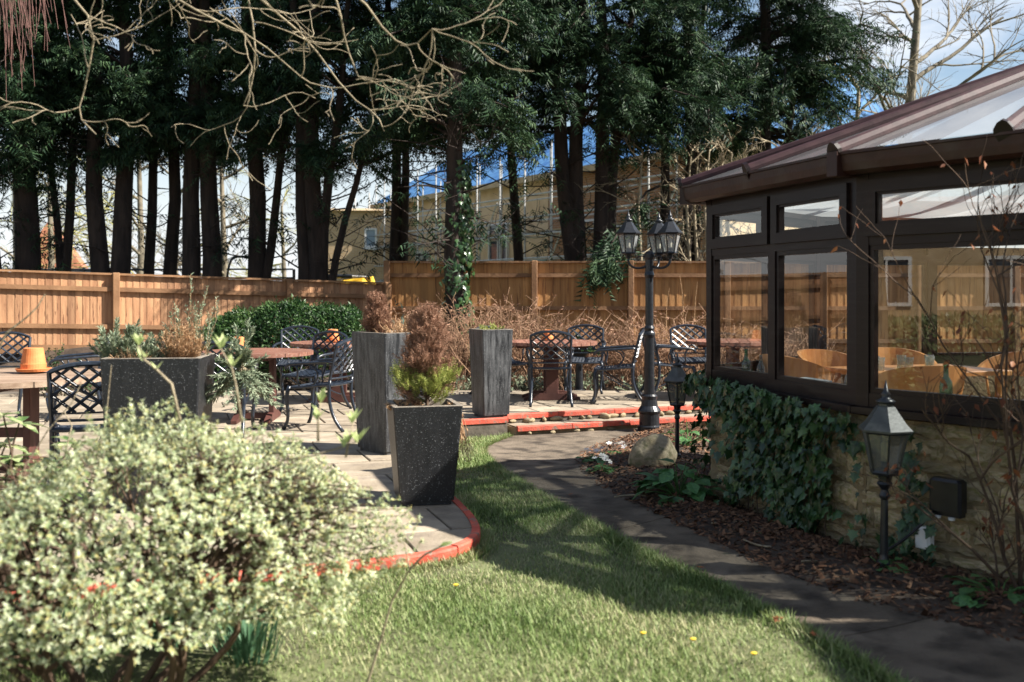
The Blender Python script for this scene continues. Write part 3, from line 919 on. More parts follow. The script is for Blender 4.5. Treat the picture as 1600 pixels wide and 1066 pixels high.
# ------------------------------------------------------------ fences
m_fenceL = M('fence_board_warm', (.26, .125, .060), (.41, .225, .115), 2.5, .8, .25, 30, stretch=(6, 6, .7), objrand=.26, c3=(.12, .05, .022), s3=7, lo3=.62, hi3=.70)
m_fenceR = M('fence_board_gold', (.29, .135, .042), (.46, .24, .085), 2.0, .8, .25, 30, stretch=(6, 6, .6), objrand=.18, c3=(.17, .07, .025), s3=6, lo3=.60, hi3=.70)
m_rail = M('fence_rail', (.17, .085, .038), (.27, .145, .07), 3, .85, .2, 30, objrand=.12)
def fence(name, A, B, zta, ztb, posts, step, mat, label, hgt):
    A, B = Vector(A), Vector(B); d = B - A; L = d.length; d.normalize(); rz = math.atan2(d.y, d.x)
    nrm = Vector((d.y, -d.x))                                      # towards the camera
    zt = lambda s: zta + (ztb - zta) * s / L
    f = empty(name, (A.x, A.y, 0), rz, label, 'fence')
    bm_ = MB(); w = step * 1.12
    bm_.add([(-w / 2, 0, 0), (w / 2, 0, 0), (w / 2, 0, 1), (-w / 2, 0, 1), (-w / 2, .008, 0), (w / 2, .018, 0), (w / 2, .018, 1), (-w / 2, .008, 1)],
            [(0, 1, 2, 3), (7, 6, 5, 4), (0, 4, 5, 1), (3, 2, 6, 7), (0, 3, 7, 4), (1, 5, 6, 2)])
    me = bm_.mesh('board', mat); r_ = random.Random(name)
    s = step / 2
    while s < L:
        h = hgt - .12
        o = link('board', me, f, (s, 0, zt(s) - .03 - h), (0, 0, R(3.5)), (1, 1, h)); s += step
    ps = sorted(posts)
    for p in ps: MB().bbox((p, -.06, 0), (.10, .10, hgt + .02), .008).build('post', m_rail, f, loc=(0, 0, zt(p) - hgt / 2))
    ends = [0] + ps + [L]; ends = sorted(set(ends))
    for a, b in zip(ends[:-1], ends[1:]):
        if b - a < .2: continue
        a2, b2 = (a + .05 if a in ps else a), (b - .05 if b in ps else b)
        for dz in (.24, .80, 1.36):
            if dz < hgt - .2: MB().beam((a2, -.03, zt(a2) - dz), (b2, -.03, zt(b2) - dz), .045, .065).build('rail', m_rail, f)
        MB().beam((a2, -.012, zt(a2) - .012), (b2, -.012, zt(b2) - .012), .085, .03).build('cap_rail', m_rail, f)
        MB().beam((a2, -.012, zt(a2) - hgt + .06), (b2, -.012, zt(b2) - hgt + .06), .028, .13).build('gravel_board', m_rail, f)
    return f
xa = -2.18
fence('garden_fence', (xa, 17.0), (11.0, 17.0), 1.90, 1.90, [0.05, 1.25, 2.56, 4.20, 5.84, 7.48, 9.12, 10.76, 12.4], .125, m_fenceR, 'tall golden board fence behind the dead stems, right of the lower fence', 1.92)
Lf = (Vector((-2.0, 16.88)) - Vector((-9.6, 13.2))).length
fence('garden_fence', (-9.6, 13.2), (-2.0, 16.88), 1.77, 1.53, [2.45 - .9, 4.05, 6.65, 8.3], .10, m_fenceL, 'lower closeboard timber fence running along the left side behind the hedge', 1.2)

# ------------------------------------------------------------ metal chairs
m_chair = M('painted_cast_metal', (.010, .014, .022), (.020, .028, .042), 25, .30, .08, 120, spec=.6, metal=.0)
def bez(p, n=10):
    p = [Vector(q_) for q_ in p]; out = []
    for i in range(n + 1):
        t = i / n; q_ = list(p)
        while len(q_) > 1: q_ = [a.lerp(b, t) for a, b in zip(q_[:-1], q_[1:])]
        out.append(q_[0])
    return out
def make_chair():
    t = empty('lattice_chair')
    def bp(u, v): return (u * (1 + .12 * v), -.205 - .20 * v - .07 * v * v + .055 * (1 - (u / .24) ** 2) * -.6, .46 + v)
    top = lambda u: .385 + .055 * (1 - (abs(u) / .235) ** 2.2)
    bk = MB()
    rim_ = [bp(-.235, v) for v in np.linspace(.0, top(.235), 8)] + [bp(u, top(u)) for u in np.linspace(-.225, .225, 15)] + [bp(.235, v) for v in np.linspace(top(.235), .0, 8)]
    bk.tube(rim_, .017, 6)
    bk.tube([bp(u, .055) for u in np.linspace(-.235, .235, 9)], .010, 5)
    bk.tube([bp(u, .105) for u in np.linspace(-.235, .235, 9)], .007, 5)
    def strips(mb, f, ulo, uhi, vfn, v0, step, sl, w, th):
        for sg in (1, -1):
            c = -1.2
            while c < 1.2:
                run = []
                for k in range(80):
                    u = ulo + (uhi - ulo) * k / 79; v = sg * sl * u + c
                    ok = v0 <= v <= vfn(u)
                    if ok: run.append((u, v))
                    if (not ok or k == 79) and run:
                        if len(run) > 3:
                            st = run[::max(1, len(run) // 8)]
                            if st[-1] != run[-1]: st.append(run[-1])
                            mb.tube([f(*q_) for q_ in st], w, 4, cap=False)
                        run = []
                c += step
    strips(bk, bp, -.235, .235, top, .105, .095, .85, .0115, .004)
    bk.build('backrest', m_chair, t, smooth=False)
    def sp(u, v): return (u, v - .22, .435 + .018 * math.cos(v * 7) - .008 * math.cos(u * 6))
    st_ = MB()
    loop = [sp(-.24, v) for v in np.linspace(0, .46, 8)] + [sp(u, .46 + .03 * (1 - (u / .24) ** 2)) for u in np.linspace(-.22, .22, 9)] + [sp(.24, v) for v in np.linspace(.46, 0, 8)] + [sp(u, 0) for u in np.linspace(.22, -.24, 9)]
    st_.tube(loop, .014, 6)
    strips(st_, sp, -.235, .235, lambda u: .46, 0., .075, .85, .010, .004)
    st_.build('seat', m_chair, t)
    for sx in (-1, 1):
        MB().tube(bez([(sx * .235, .235, .43), (sx * .30, .29, .30), (sx * .20, .20, .12), (sx * .255, .30, .0)], 9), [.024, .024, .022, .021, .020, .019, .018, .018, .019, .021], 6).build('leg', m_chair, t, smooth=True)
        MB().tube(bez([(sx * .235, -.215, .50), (sx * .235, -.19, .34), (sx * .23, -.20, .15), (sx * .25, -.37, .0)], 9), .019, 6).build('leg', m_chair, t, smooth=True)
        ar = MB(); ar.tube(bez([bp(sx * .235, .22), (sx * .29, -.12, .70), (sx * .30, .10, .63), (sx * .29, .25, .70), (sx * .27, .26, .60)], 12), .017, 6)
        ar.tube(bez([(sx * .285, .17, .655), (sx * .30, .05, .60), (sx * .25, .18, .50), (sx * .24, .12, .44)], 9), .011, 6)
        ar.tube(bez([(sx * .285, .0, .655), (sx * .27, -.14, .60), (sx * .24, -.10, .52), (sx * .24, -.02, .44)], 9), .009, 5)
        ar.build('armrest', m_chair, t, smooth=True)
        MB().tube(bez([(sx * .235, .2, .40), (sx * .2, .05, .30), (sx * .2, -.05, .22), (sx * .235, -.21, .18)], 8), .008, 5).build('brace', m_chair, t)
    return t
chairs = [  # x, y, facing (degrees, 0 = towards +Y, counter-clockwise), label
    (-2.92, 6.92, 20, 'black lattice chair nearest the camera, its back turned, left of the trough planter'),
    (-5.75, 11.2, 195, 'dark lattice chair at the left edge behind the table with the big flowerpot'),
    (-4.75, 10.9, 110, 'blue lattice chair half hidden behind the grey green herbs of the trough planter'),
    (-2.82, 9.72, 5, 'lattice chair with its seat under the feathery grey herb, right of the trough planter'),
    (-1.93, 10.12, 72, 'blue black chair in side view facing left, beside the tall scratched planter'),
    (-2.30, 11.55, 150, 'lattice chair between the two round tables left of the tall scratched planter'),
    (-2.86, 13.25, 185, 'blue lattice chair in front of the green hedge, arched back towards it'),
    (.47, 12.28, 0, 'dark lattice chair with its back to the camera at the centre table'),
    (1.30, 12.42, 82, 'lattice chair turned left in three quarter view beside the tall lamp post'),
    (1.00, 13.75, 172, 'blue lattice chair behind the centre table, facing the camera'),
    (-.12, 13.35, 230, 'blue lattice chair partly hidden behind the pale streaked planter'),
    (2.02, 12.82, -80, 'lattice chair directly behind the lamp post, facing right'),
    (2.48, 13.75, 180, 'lattice chair at the right table against the conservatory corner'),
]
ch0 = make_chair()
for i, (x, y, a, lb) in enumerate(chairs):
    o = ch0 if i == 0 else copy_tree(ch0)
    o.location = (x, y, .004); o.rotation_euler = (0, 0, R(a)); tag(o, lb, 'chair', 'cast metal chairs on the patio')

# ------------------------------------------------------------ garden tables
m_twood = M('red_stained_timber', (.16, .062, .040), (.27, .125, .085), 3, .55, .2, 30, stretch=(1, 9, 9), objrand=.14, c3=(.36, .26, .2), s3=5, lo3=.56, hi3=.75)
m_tworn = M('weathered_timber', (.20, .13, .085), (.33, .24, .17), 3, .7, .2, 30, stretch=(1, 9, 9), objrand=.14)
m_tleg = M('dark_red_timber', (.055, .018, .014), (.09, .032, .024), 4, .6, .1, 30, objrand=.08)
def make_table(r, mat):
    t = empty('garden_table'); n = 9; pw = 2 * r / n
    for i in range(n):
        y0, y1 = -r + i * pw + .004, -r + (i + 1) * pw - .004
        f_ = lambda y: math.sqrt(max(.0, r * r - y * y))
        ys = np.linspace(y0, y1, 5); pl = [(f_(y) if f_(y) > .06 else .06, y) for y in ys] + [(-max(.06, f_(y)), y) for y in ys[::-1]]
        MB().prism(pl, .698, .738).build('plank', mat, t)
    for sx in (-1, 1):
        MB().bbox((sx * .17, 0, .37), (.055, .16, .58), .006).build('leg', m_tleg, t)
        MB().add([(sx * .17 - .03, -.36, 0), (sx * .17 + .03, -.36, 0), (sx * .17 + .03, .36, 0), (sx * .17 - .03, .36, 0), (sx * .17 - .03, -.36, .03), (sx * .17 + .03, -.36, .03), (sx * .17 + .03, .36, .03), (sx * .17 - .03, .36, .03),
                  (sx * .17 - .03, -.18, .085), (sx * .17 + .03, -.18, .085), (sx * .17 + .03, .18, .085), (sx * .17 - .03, .18, .085)],
                 [(0, 3, 2, 1), (0, 1, 5, 4), (2, 3, 7, 6), (4, 5, 9, 8), (8, 9, 10, 11), (11, 10, 6, 7), (0, 4, 8, 11, 7, 3), (1, 2, 6, 10, 9, 5)]).build('foot', m_tleg, t)
        MB().box((sx * .17, 0, .678), (.06, r * 1.5, .04)).build('bearer', m_tleg, t)
    MB().box((0, 0, .30), (.285, .05, .07)).build('stretcher', m_tleg, t)
    MB().box((0, 0, .045), (.28, .08, .06)).build('stretcher', m_tleg, t)
    return t
tb1 = make_table(.75, m_tworn); tb1.location = (-3.85, 7.62, .004)
tag(tb1, 'weathered round timber table at the left edge with the largest flowerpot', 'table', 'round tables on the patio')
tb = make_table(.6, m_twood)
for i, (x, y, a, lb) in enumerate([(-2.75, 10.72, 4, 'round red stained table just right of the trough planter'), (-2.2, 12.6, 90, 'round dark table by the hedge with a flowerpot and saucer'),
                                   (.50, 12.85, 93, 'round red stained table in the centre behind the chair with its back turned'), (2.88, 13.0, 80, 'round table at the right, cut off by the conservatory corner')]):
    o = tb if i == 0 else copy_tree(tb)
    o.location = (x, y, .004); o.rotation_euler = (0, 0, R(a)); tag(o, lb, 'table', 'round tables on the patio')
m_terra = M('terracotta', (.56, .17, .05), (.68, .24, .08), 8, .75, .1, 40)
def pot(x, y, z, s, lb):
    t = empty('upturned_flowerpot', (x, y, z), 0, lb, 'flowerpot', 'terracotta pots on the tables')
    MB().lathe([(.05 * s, .012 * s), (.095 * s, .012 * s), (.105 * s, .03 * s), (.10 * s, .032 * s), (.09 * s, .02 * s), (.05 * s, .02 * s)], 28).build('saucer', m_terra, t, smooth=False)
    MB().lathe([(.074 * s, .02 * s), (.076 * s, .06 * s), (.072 * s, .062 * s), (.058 * s, .155 * s), (.054 * s, .158 * s), (.012 * s, .158 * s)], 28).build('pot', m_terra, t, smooth=False)
    return t
x_, y_ = XY(52, 583, .742); pot(x_, y_, .742, 1.25, 'orange upturned flowerpot on its saucer at the left edge table')
pot(-2.25, 12.5, .742, 1.05, 'orange upturned flowerpot on the table in front of the hedge')
pot(-2.95, 10.75, .742, .95, 'orange upturned flowerpot behind the feathery grey herb')
pot(.47, 12.95, .742, .9, 'orange upturned flowerpot behind the centre chair back')

# ------------------------------------------------------------ planters
def planter_mat(nm, streak, blot, speck):
    m, n, l, b = nodes_of(nm)
    b.inputs['Roughness'].default_value = .42
    t = n.new('ShaderNodeTexCoord'); mp_ = n.new('ShaderNodeMapping'); mp_.inputs['Scale'].default_value = (9, 9, 1.1); l.new(t.outputs['Object'], mp_.inputs['Vector'])
    a = n.new('ShaderNodeTexNoise'); a.inputs['Scale'].default_value = 3.0; a.inputs['Detail'].default_value = 9; a.inputs['Roughness'].default_value = .7; l.new(mp_.outputs[0], a.inputs['Vector'])
    c = n.new('ShaderNodeTexNoise'); c.inputs['Scale'].default_value = 95; c.inputs['Detail'].default_value = 4; c.inputs['Roughness'].default_value = .7; l.new(t.outputs['Object'], c.inputs['Vector'])
    d = n.new('ShaderNodeTexNoise'); d.inputs['Scale'].default_value = 3.5; d.inputs['Detail'].default_value = 5; l.new(t.outputs['Object'], d.inputs['Vector'])
    def ramp(src, lo, hi, c0=(0, 0, 0), c1=(1, 1, 1)):
        r = n.new('ShaderNodeValToRGB'); r.color_ramp.elements[0].position = lo; r.color_ramp.elements[1].position = hi
        r.color_ramp.elements[0].color = (*c0, 1); r.color_ramp.elements[1].color = (*c1, 1); l.new(src, r.inputs['Fac']); return r.outputs['Color']
    def mix(f, A, B):
        x = n.new('ShaderNodeMix'); x.data_type = 'RGBA'
        l.new(f, x.inputs['Factor'])
        for s_, v in (('A', A), ('B', B)):
            if isinstance(v, tuple): x.inputs[s_].default_value = (*v, 1)
            else: l.new(v, x.inputs[s_])
        return x.outputs['Result']
    base = mix(ramp(a.outputs['Fac'], .40, .72), (.007, .008, .010), streak)
    base = mix(ramp(d.outputs['Fac'], .45, .7), base, blot)
    base = mix(ramp(c.outputs['Fac'], .60, .69), base, speck)
    l.new(base, b.inputs['Base Color'])
    bp = n.new('ShaderNodeBump'); bp.inputs['Strength'].default_value = .25; bp.inputs['Distance'].default_value = .01; l.new(c.outputs['Fac'], bp.inputs['Height']); l.new(bp.outputs['Normal'], b.inputs['Normal'])
    return m
m_plant = planter_mat('streaked_planter', (.14, .145, .15), (.022, .024, .027), (.24, .25, .26)); m_plantb = planter_mat('black_planter', (.020, .021, .024), (.010, .011, .013), (.20, .21, .22))
m_rim = M('worn_planter_rim', (.12, .10, .08), (.24, .21, .17), 14, .8, .2)
def planter(x, y, rz, wt, wb, h, lb, dt=None, db=None, mat=None):
    t = empty('tall_planter', (x, y, .003), rz, lb, 'planter', 'dark tapered planters on the patio')
    dt = dt or wt; db = db or wb
    mb = MB(); th = .035; b = .008
    def ring(w, d, z): return [(-w / 2 + b, -d / 2, z), (w / 2 - b, -d / 2, z), (w / 2, -d / 2 + b, z), (w / 2, d / 2 - b, z), (w / 2 - b, d / 2, z), (-w / 2 + b, d / 2, z), (-w / 2, d / 2 - b, z), (-w / 2, -d / 2 + b, z)]
    rows = [ring(wb - .03, db - .03, 0), ring(wb - .03, db - .03, .025), ring(wb, db, .028), ring(wt, dt, h - .004)]
    vs_ = [p for r_ in rows for p in r_]; fs_ = [tuple(range(7, -1, -1))]
    for k in range(len(rows) - 1):
        for i in range(8):
            j = (i + 1) % 8; fs_.append((k * 8 + i, k * 8 + j, k * 8 + 8 + j, k * 8 + 8 + i))
    mb.add(vs_, fs_); mb.build('body', mat or m_plant, t)
    rm = MB(); rr = [ring(wt, dt, h - .0035), ring(wt - .004, dt - .004, h), ring(wt - 2 * th, dt - 2 * th, h), ring(wt - 2 * th - .01, dt - 2 * th - .01, h - .08)]
    vs_ = [p for r_ in rr for p in r_]; fs_ = []
    for k in range(len(rr) - 1):
        for i in range(8):
            j = (i + 1) % 8; fs_.append((k * 8 + i, k * 8 + j, k * 8 + 8 + j, k * 8 + 8 + i))
    rm.add(vs_, fs_); rm.build('rim', m_rim, t)
    s_ = ring(wt - 2 * th - .008, dt - 2 * th - .008, h - .05); MB().add(s_, [tuple(range(8))]).build('soil', m_soil, t)
    return t
PF = (-.585, 6.58); PM = (-1.05, 8.66); PB = (-.235, 11.02); PT = (-2.27, 6.42)
planter(*PF, R(13), .45, .35, .645, 'small tapered black planter nearest the lawn with a dead brown conifer', mat=m_plantb)
planter(*PM, R(-47), .50, .42, 1.03, 'tall scratched dark planter in the middle, behind the small black planter')
planter(*PB, R(27), .37, .31, .965, 'tall pale streaked grey planter standing at the corner of the steps')
planter(*PT, R(6), .60, .52, .965, 'wide black planter on the left filled with grey herbs', .5, .44, mat=m_plantb)

# ------------------------------------------------------------ lamps
m_black = M('black_paint', (.010, .011, .014), (.018, .02, .024), 30, .33, .05, 120)
m_aged = M('aged_lamp_metal', (.035, .038, .036), (.075, .078, .072), 18, .45, .1, 60)
m_lglass = glassmat('lantern_glass', (.72, .72, .66), 1.3, .22)
m_sglass = glassmat('smoked_lantern_glass', (.42, .40, .28), 1.3, .10)
m_bulb = M('unlit_bulb', (.75, .74, .70), (.8, .79, .75), 10, .35)
def lantern(parent, loc, s, mat, gmat, as_part=True, roofmat=None):
    """six sided lantern, base at loc"""
    c = MB(); rb, rt, h = .068 * s, .112 * s, .20 * s
    c.lathe([(.02 * s, -.06 * s), (.03 * s, -.055 * s), (.036 * s, -.02 * s), (rb * 1.05, -.012 * s), (rb * 1.12, 0), (rb * 1.05, .012 * s), (.02, .012 * s)], 6)
    for j in range(6):
        a = math.pi / 3 * j
        c.tube([(rb * math.cos(a), rb * math.sin(a), 0), (rt * math.cos(a), rt * math.sin(a), h)], .0068 * s, 4)
    for z, r_ in ((h, rt),):
        c.tube([(r_ * math.cos(math.pi / 3 * j), r_ * math.sin(math.pi / 3 * j), z) for j in range(7)], .008 * s, 4)
    cage = c.build('lantern', mat, parent, loc=loc)
    MB().lathe([(rt * 1.2, h + .002 * s), (rt * 1.22, h + .012 * s), (rt * .92, h + .045 * s), (rt * .60, h + .095 * s), (rt * .42, h + .125 * s), (rt * .34, h + .128 * s), (rt * .34, h + .14 * s), (.005, h + .145 * s)], 6).build('lantern_roof', roofmat or mat, cage)
    MB().lathe([(rt * .40, h + .14 * s), (rt * .44, h + .152 * s), (rt * .25, h + .162 * s), (rt * .16, h + .175 * s), (rt * .22, h + .186 * s), (rt * .12, h + .2 * s), (.002, h + .255 * s)], 12).build('finial', mat, cage, smooth=True)
    for j in range(6):
        a0, a1 = math.pi / 3 * j, math.pi / 3 * (j + 1)
        P = lambda r_, a, z: (r_ * .985 * math.cos(a), r_ * .985 * math.sin(a), z)
        MB().add([P(rb, a0, .004), P(rb, a1, .004), P(rt, a1, h), P(rt, a0, h)], [(0, 1, 2, 3)]).build('glass_pane', gmat, cage)
    MB().lathe([(.016 * s, .012 * s), (.018 * s, .05 * s), (.012 * s, .052 * s)], 10).build('bulb_holder', mat, cage)
    MB().lathe([(.019 * s, .052 * s), (.021 * s, .06 * s), (.021 * s, .14 * s), (.012 * s, .152 * s)], 10).build('bulb', m_bulb, cage, smooth=True)
    return cage
lx_, ly_ = 1.545, 11.20
lz_ = gz(lx_, ly_) + .01
lp = empty('lamp_post', (lx_, ly_, lz_), 0, 'tall black lamp post with three lanterns by the steps', 'lamp post')
MB().lathe([(.13, 0), (.135, .06), (.115, .075), (.115, .20), (.125, .215), (.13, .235), (.12, .255), (.095, .29), (.085, .36), (.09, .385), (.092, .40), (.075, .42)], 20).build('base', m_black, lp, smooth=False)
MB().lathe([(.062, .41), (.057, .60), (.055, 1.05), (.064, 1.07), (.068, 1.09), (.064, 1.11), (.05, 1.13), (.058, 1.16), (.046, 1.19), (.044, 1.72), (.052, 1.74), (.056, 1.76), (.05, 1.785), (.046, 1.80), (.046, 1.93), (.058, 1.95), (.06, 1.99), (.04, 2.02), (.01, 2.03)], 20).build('column', m_black, lp, smooth=False)
for a in (178, -20, 55):
    c_, s_ = math.cos(R(a)), math.sin(R(a)); ln = .235
    am = MB(); am.tube(bez([(.03 * c_, .03 * s_, 1.86), (.14 * c_, .14 * s_, 1.80), (ln * 1.08 * c_, ln * 1.08 * s_, 1.85), (ln * c_, ln * s_, 1.955)], 9), .015, 6)
    am.tube(bez([(.04 * c_, .04 * s_, 1.95), (.10 * c_, .10 * s_, 2.0), (.17 * c_, .17 * s_, 1.97), (.15 * c_, .15 * s_, 1.90), (.11 * c_, .11 * s_, 1.93)], 9), .008, 5)
    am.build('arm', m_black, lp, smooth=True)
    lantern(lp, (ln * c_, ln * s_, 2.005), 1.06, m_black, m_lglass)
def garden_lantern(x, y, tilt, lb):
    z = gz(x, y); t = empty('garden_lantern', (x, y, z - .02), 0, lb, 'lantern', 'small lanterns on posts by the conservatory')
    t.rotation_euler = (0, tilt, .35)
    MB().lathe([(.035, 0), (.036, .10), (.026, .115), (.021, .14), (.018, .42), (.025, .428), (.027, .44), (.022, .455), (.018, .47), (.04, .50), (.034, .51)], 12).build('post', m_black, t, smooth=False)
    lantern(t, (0, 0, .56), 1.02, m_black, m_sglass, roofmat=m_aged)
garden_lantern(1.885, 5.05, R(.8), 'nearer dark lantern on a short post in front of the bare stone wall')
garden_lantern(1.50, 9.05, R(.3), 'smaller looking far lantern on a short post beside the boulder')

# boulder, electric boxes
m_boul = M('boulder_stone', (.22, .17, .10), (.40, .33, .22), 3.5, .9, .6, 14, c3=(.14, .13, .06), s3=5, lo3=.52, hi3=.66)
bme = rock(37, 4, .40); bme.materials.clear(); bme.materials.append(m_boul)
bx_, by_ = XY(1018, 738, -.16)
bo = link('boulder', bme, None, (bx_ + .02, by_ + .1, gz(bx_, by_) + .12), (.2, -.25, .5), (.45, .42, .42))
tag(bo, 'rounded pale boulder beside the white primroses', 'boulder')
def on_facet(a, b, s, off, z):
    L, x, y, m = frame_of(a, b); p = a + x * s + y * off; return Vector((p.x, p.y, z))
rzf2 = math.atan2(.775, -.632)
m_blk = M('black_plastic', (.008, .008, .010), (.014, .014, .016), 20, .35)
eb = empty('electric_box', on_facet(C2, C1, LF - .555, .045, .33), rzf2, 'black plastic electric box fixed among ivy on the stone wall', 'electric box')
MB().bbox((0, 0, 0), (.17, .085, .17), .014).build('cover', m_blk, eb)
MB().bbox((0, -.012, -.095), (.15, .06, .03), .008).build('socket_strip', m_blk, eb)
for k in (-.03, .045): MB().lathe([(.016, 0), (.018, .012), (.012, .014)], 12).build('plug', m_white, eb, loc=(k, .02, -.124))
wbx = empty('junction_box', on_facet(C2, C1, LF - .425, .04, .085), rzf2, 'small white plastic junction box low on the stone wall', 'junction box')
MB().bbox((0, 0, 0), (.085, .055, .115), .008).build('box', m_white, wbx)
MB().bbox((0, .03, 0), (.07, .012, .10), .004).build('lid', m_white, wbx)
cb = MB(); p0 = on_facet(C2, C1, LF - .50, .05, .26); p1 = Vector((1.90, 5.07, .06))
cb.tube(bez([p0, p0.lerp(p1, .5) + Vector((0, 0, -.05)), p1], 8), .008, 6)
tag(cb.build('cable', m_blk, None, smooth=True), 'black cable slanting from the electric box to the lantern post', 'cable')
# ------------------------------------------------------------ plants near the camera
m_bark = M('brown_bark', (.055, .032, .02), (.12, .075, .045), 9, .9, .5, 40, stretch=(1, 1, .4))
m_palebark = M('pale_twig_bark', (.20, .16, .10), (.36, .30, .20), 8, .85, .5, 60)
m_redtwig = M('red_twig', (.07, .028, .022), (.13, .06, .048), 8, .8)
m_varieg = leafmat('variegated_leaf', [(.20, .28, .11), (.35, .42, .23), (.48, .53, .34), (.60, .63, .46), (.46, .40, .15), (.31, .39, .19)], .5, .3)
m_grey = leafmat('grey_herb', [(.14, .19, .12), (.24, .29, .19), (.36, .40, .28)], .6, .25)
m_strawd = leafmat('dry_straw', [(.30, .17, .09), (.45, .28, .15), (.58, .40, .24)], .75, .2)
m_deadcon = leafmat('dead_conifer', [(.17, .085, .05), (.28, .15, .095), (.40, .24, .16)], .8, .2)
m_lime = leafmat('lime_conifer', [(.16, .20, .04), (.30, .34, .08), (.38, .38, .12)], .6, .3)
m_ivy = leafmat('ivy_leaf', [(.010, .032, .010), (.022, .060, .018), (.045, .105, .032), (.10, .17, .06)], .32, .15, spec=.5)
m_ivyobj = M('ivy_leaf_single', (.016, .045, .014), (.050, .105, .036), 4, .32, .1, 30, objrand=.45, spec=.5, trans=.12)
m_broad = leafmat('broad_leaf', [(.045, .11, .03), (.08, .17, .05), (.14, .24, .08)], .35, .25, spec=.5)
m_cream = leafmat('cream_edged_leaf', [(.12, .20, .06), (.26, .33, .13), (.50, .52, .30)], .4, .25, spec=.5)
m_petal = leafmat('white_petal', [(.70, .72, .62), (.78, .78, .70), (.74, .66, .74)], .6, .3)
m_prim = leafmat('primrose_leaf', [(.06, .14, .04), (.10, .22, .06)], .5, .25)
m_hedge = leafmat('hedge_leaf', [(.012, .035, .010), (.024, .065, .018), (.05, .105, .028), (.085, .145, .042)], .45, .2, nscale=1.5)
m_copper = leafmat('copper_leaf', [(.12, .035, .015), (.22, .075, .03), (.32, .14, .06)], .6, .3)
m_shoot = leafmat('pale_shoot', [(.42, .52, .20), (.55, .62, .30)], .5, .4)

def add_tubes(lst, sides, name, mat, parent):
    mb = MB()
    for pts, r0, r1 in lst:
        n = len(pts); mb.tube(pts, [r0 + (r1 - r0) * i / (n - 1) for i in range(n)], sides, cap=False)
    o = mb.build(name, mat, parent, smooth=True)
    if len(lst) > 1: o['kind'] = 'stuff'
    return o
def wiggle(a, b, n, amp, r_, sag=0.0):
    a, b = Vector(a), Vector(b); o = []
    L = (b - a).length
    w = Vector((r_.uniform(-1, 1), r_.uniform(-1, 1), r_.uniform(-.6, .6))) * amp * L
    w2 = Vector((r_.uniform(-1, 1), r_.uniform(-1, 1), r_.uniform(-.6, .6))) * amp * L * .6
    for i in range(n + 1):
        t = i / n
        o.append(a.lerp(b, t) + w * math.sin(math.pi * t) + w2 * math.sin(2 * math.pi * t) + Vector((0, 0, -sag * L * math.sin(math.pi * t))))
    return o

# --- big variegated shrub in the foreground
BX, BY = -1.38, 3.50
bz = gz(BX, BY)
bush = empty('variegated_shrub', (BX, BY, bz), 0, 'large pale variegated shrub filling the lower left foreground', 'shrub')
rb_ = random.Random(4)
def shell(az, el, k=1.0):
    lump = 1 + .10 * math.sin(3 * az + 1) * math.cos(2 * el) + .07 * math.sin(7 * az + 5 * el) + .05 * math.sin(13 * az - 3 * el)
    return Vector((.90 * math.cos(az) * math.cos(el), .66 * math.sin(az) * math.cos(el), .52 + .50 * math.sin(el))) * 1.0 if k is None else \
        Vector((.89 * math.cos(az) * math.cos(el) * lump * k, .62 * math.sin(az) * math.cos(el) * lump * k, .54 + .48 * math.sin(el) * lump * k))
t1, t2, t3, tips = [], [], [], []
for i in range(15):
    az = 2 * math.pi * i / 15 + rb_.uniform(-.2, .2)
    e = shell(az, rb_.uniform(-.35, .6), rb_.uniform(.45, .62))
    pts = wiggle((.16 * math.cos(az), .12 * math.sin(az), -.02), e, 7, .20, rb_); t1.append((pts, .015, .008))
    for j in range(5):
        e2 = shell(az + rb_.uniform(-.5, .5), rb_.uniform(-.45, 1.2), rb_.uniform(.66, .8))
        p2 = wiggle(pts[rb_.randint(3, 7)], e2, 5, .14, rb_); t2.append((p2, .009, .005))
        for k in range(9):
            e3 = shell(math.atan2(e2.y / .62, e2.x / .92) + rb_.uniform(-.35, .35), math.asin(max(-1, min(1, (e2.z - .5) / .52))) + rb_.uniform(-.35, .35), rb_.uniform(.85, 1.0))
            p3 = wiggle(p2[rb_.randint(2, 5)], e3, 3, .12, rb_); t3.append((p3, .0042, .002)); tips += p3[-2:]
add_tubes(t1, 6, 'stem', m_bark, bush); add_tubes(t2, 5, 'branch', m_bark, bush); add_tubes(t3, 3, 'twig', m_bark, bush)
n = 9500
az = rng.uniform(0, 2 * np.pi, n); el = np.arcsin(np.clip(rng.uniform(-.42, 1.0, n) , -1, 1)); kk = 1 - np.abs(rng.normal(0, .12, n))
keep = (np.sin(5 * az + 2) * np.sin(4 * el + 1) + np.sin(9 * az) * np.sin(7 * el)) > -1.05
az, el, kk = az[keep], el[keep], kk[keep]
ctr = np.array([shell(a, e, k) for a, e, k in zip(az, el, kk)])
ctr = ctr[(ctr[:, 2] > .40) | (rng.uniform(size=len(ctr)) < .75)]
ctr = np.concatenate([ctr, np.array([tuple(p) for p in tips[::2]])])
nrm = ctr - np.array([0, 0, .25]); nrm /= np.linalg.norm(nrm, axis=1, keepdims=True); nrm += unit(len(nrm)) * .35; nrm[:, 2] += .35
nrm /= np.linalg.norm(nrm, axis=1, keepdims=True)
drop = lambda P: np.stack([P[:, 0], P[:, 1], P[:, 2] * (1 - .33 * sstep(.05, -.60, P[:, 0]))], -1)
ctr = drop(ctr)
NL = 10; parts_ = []
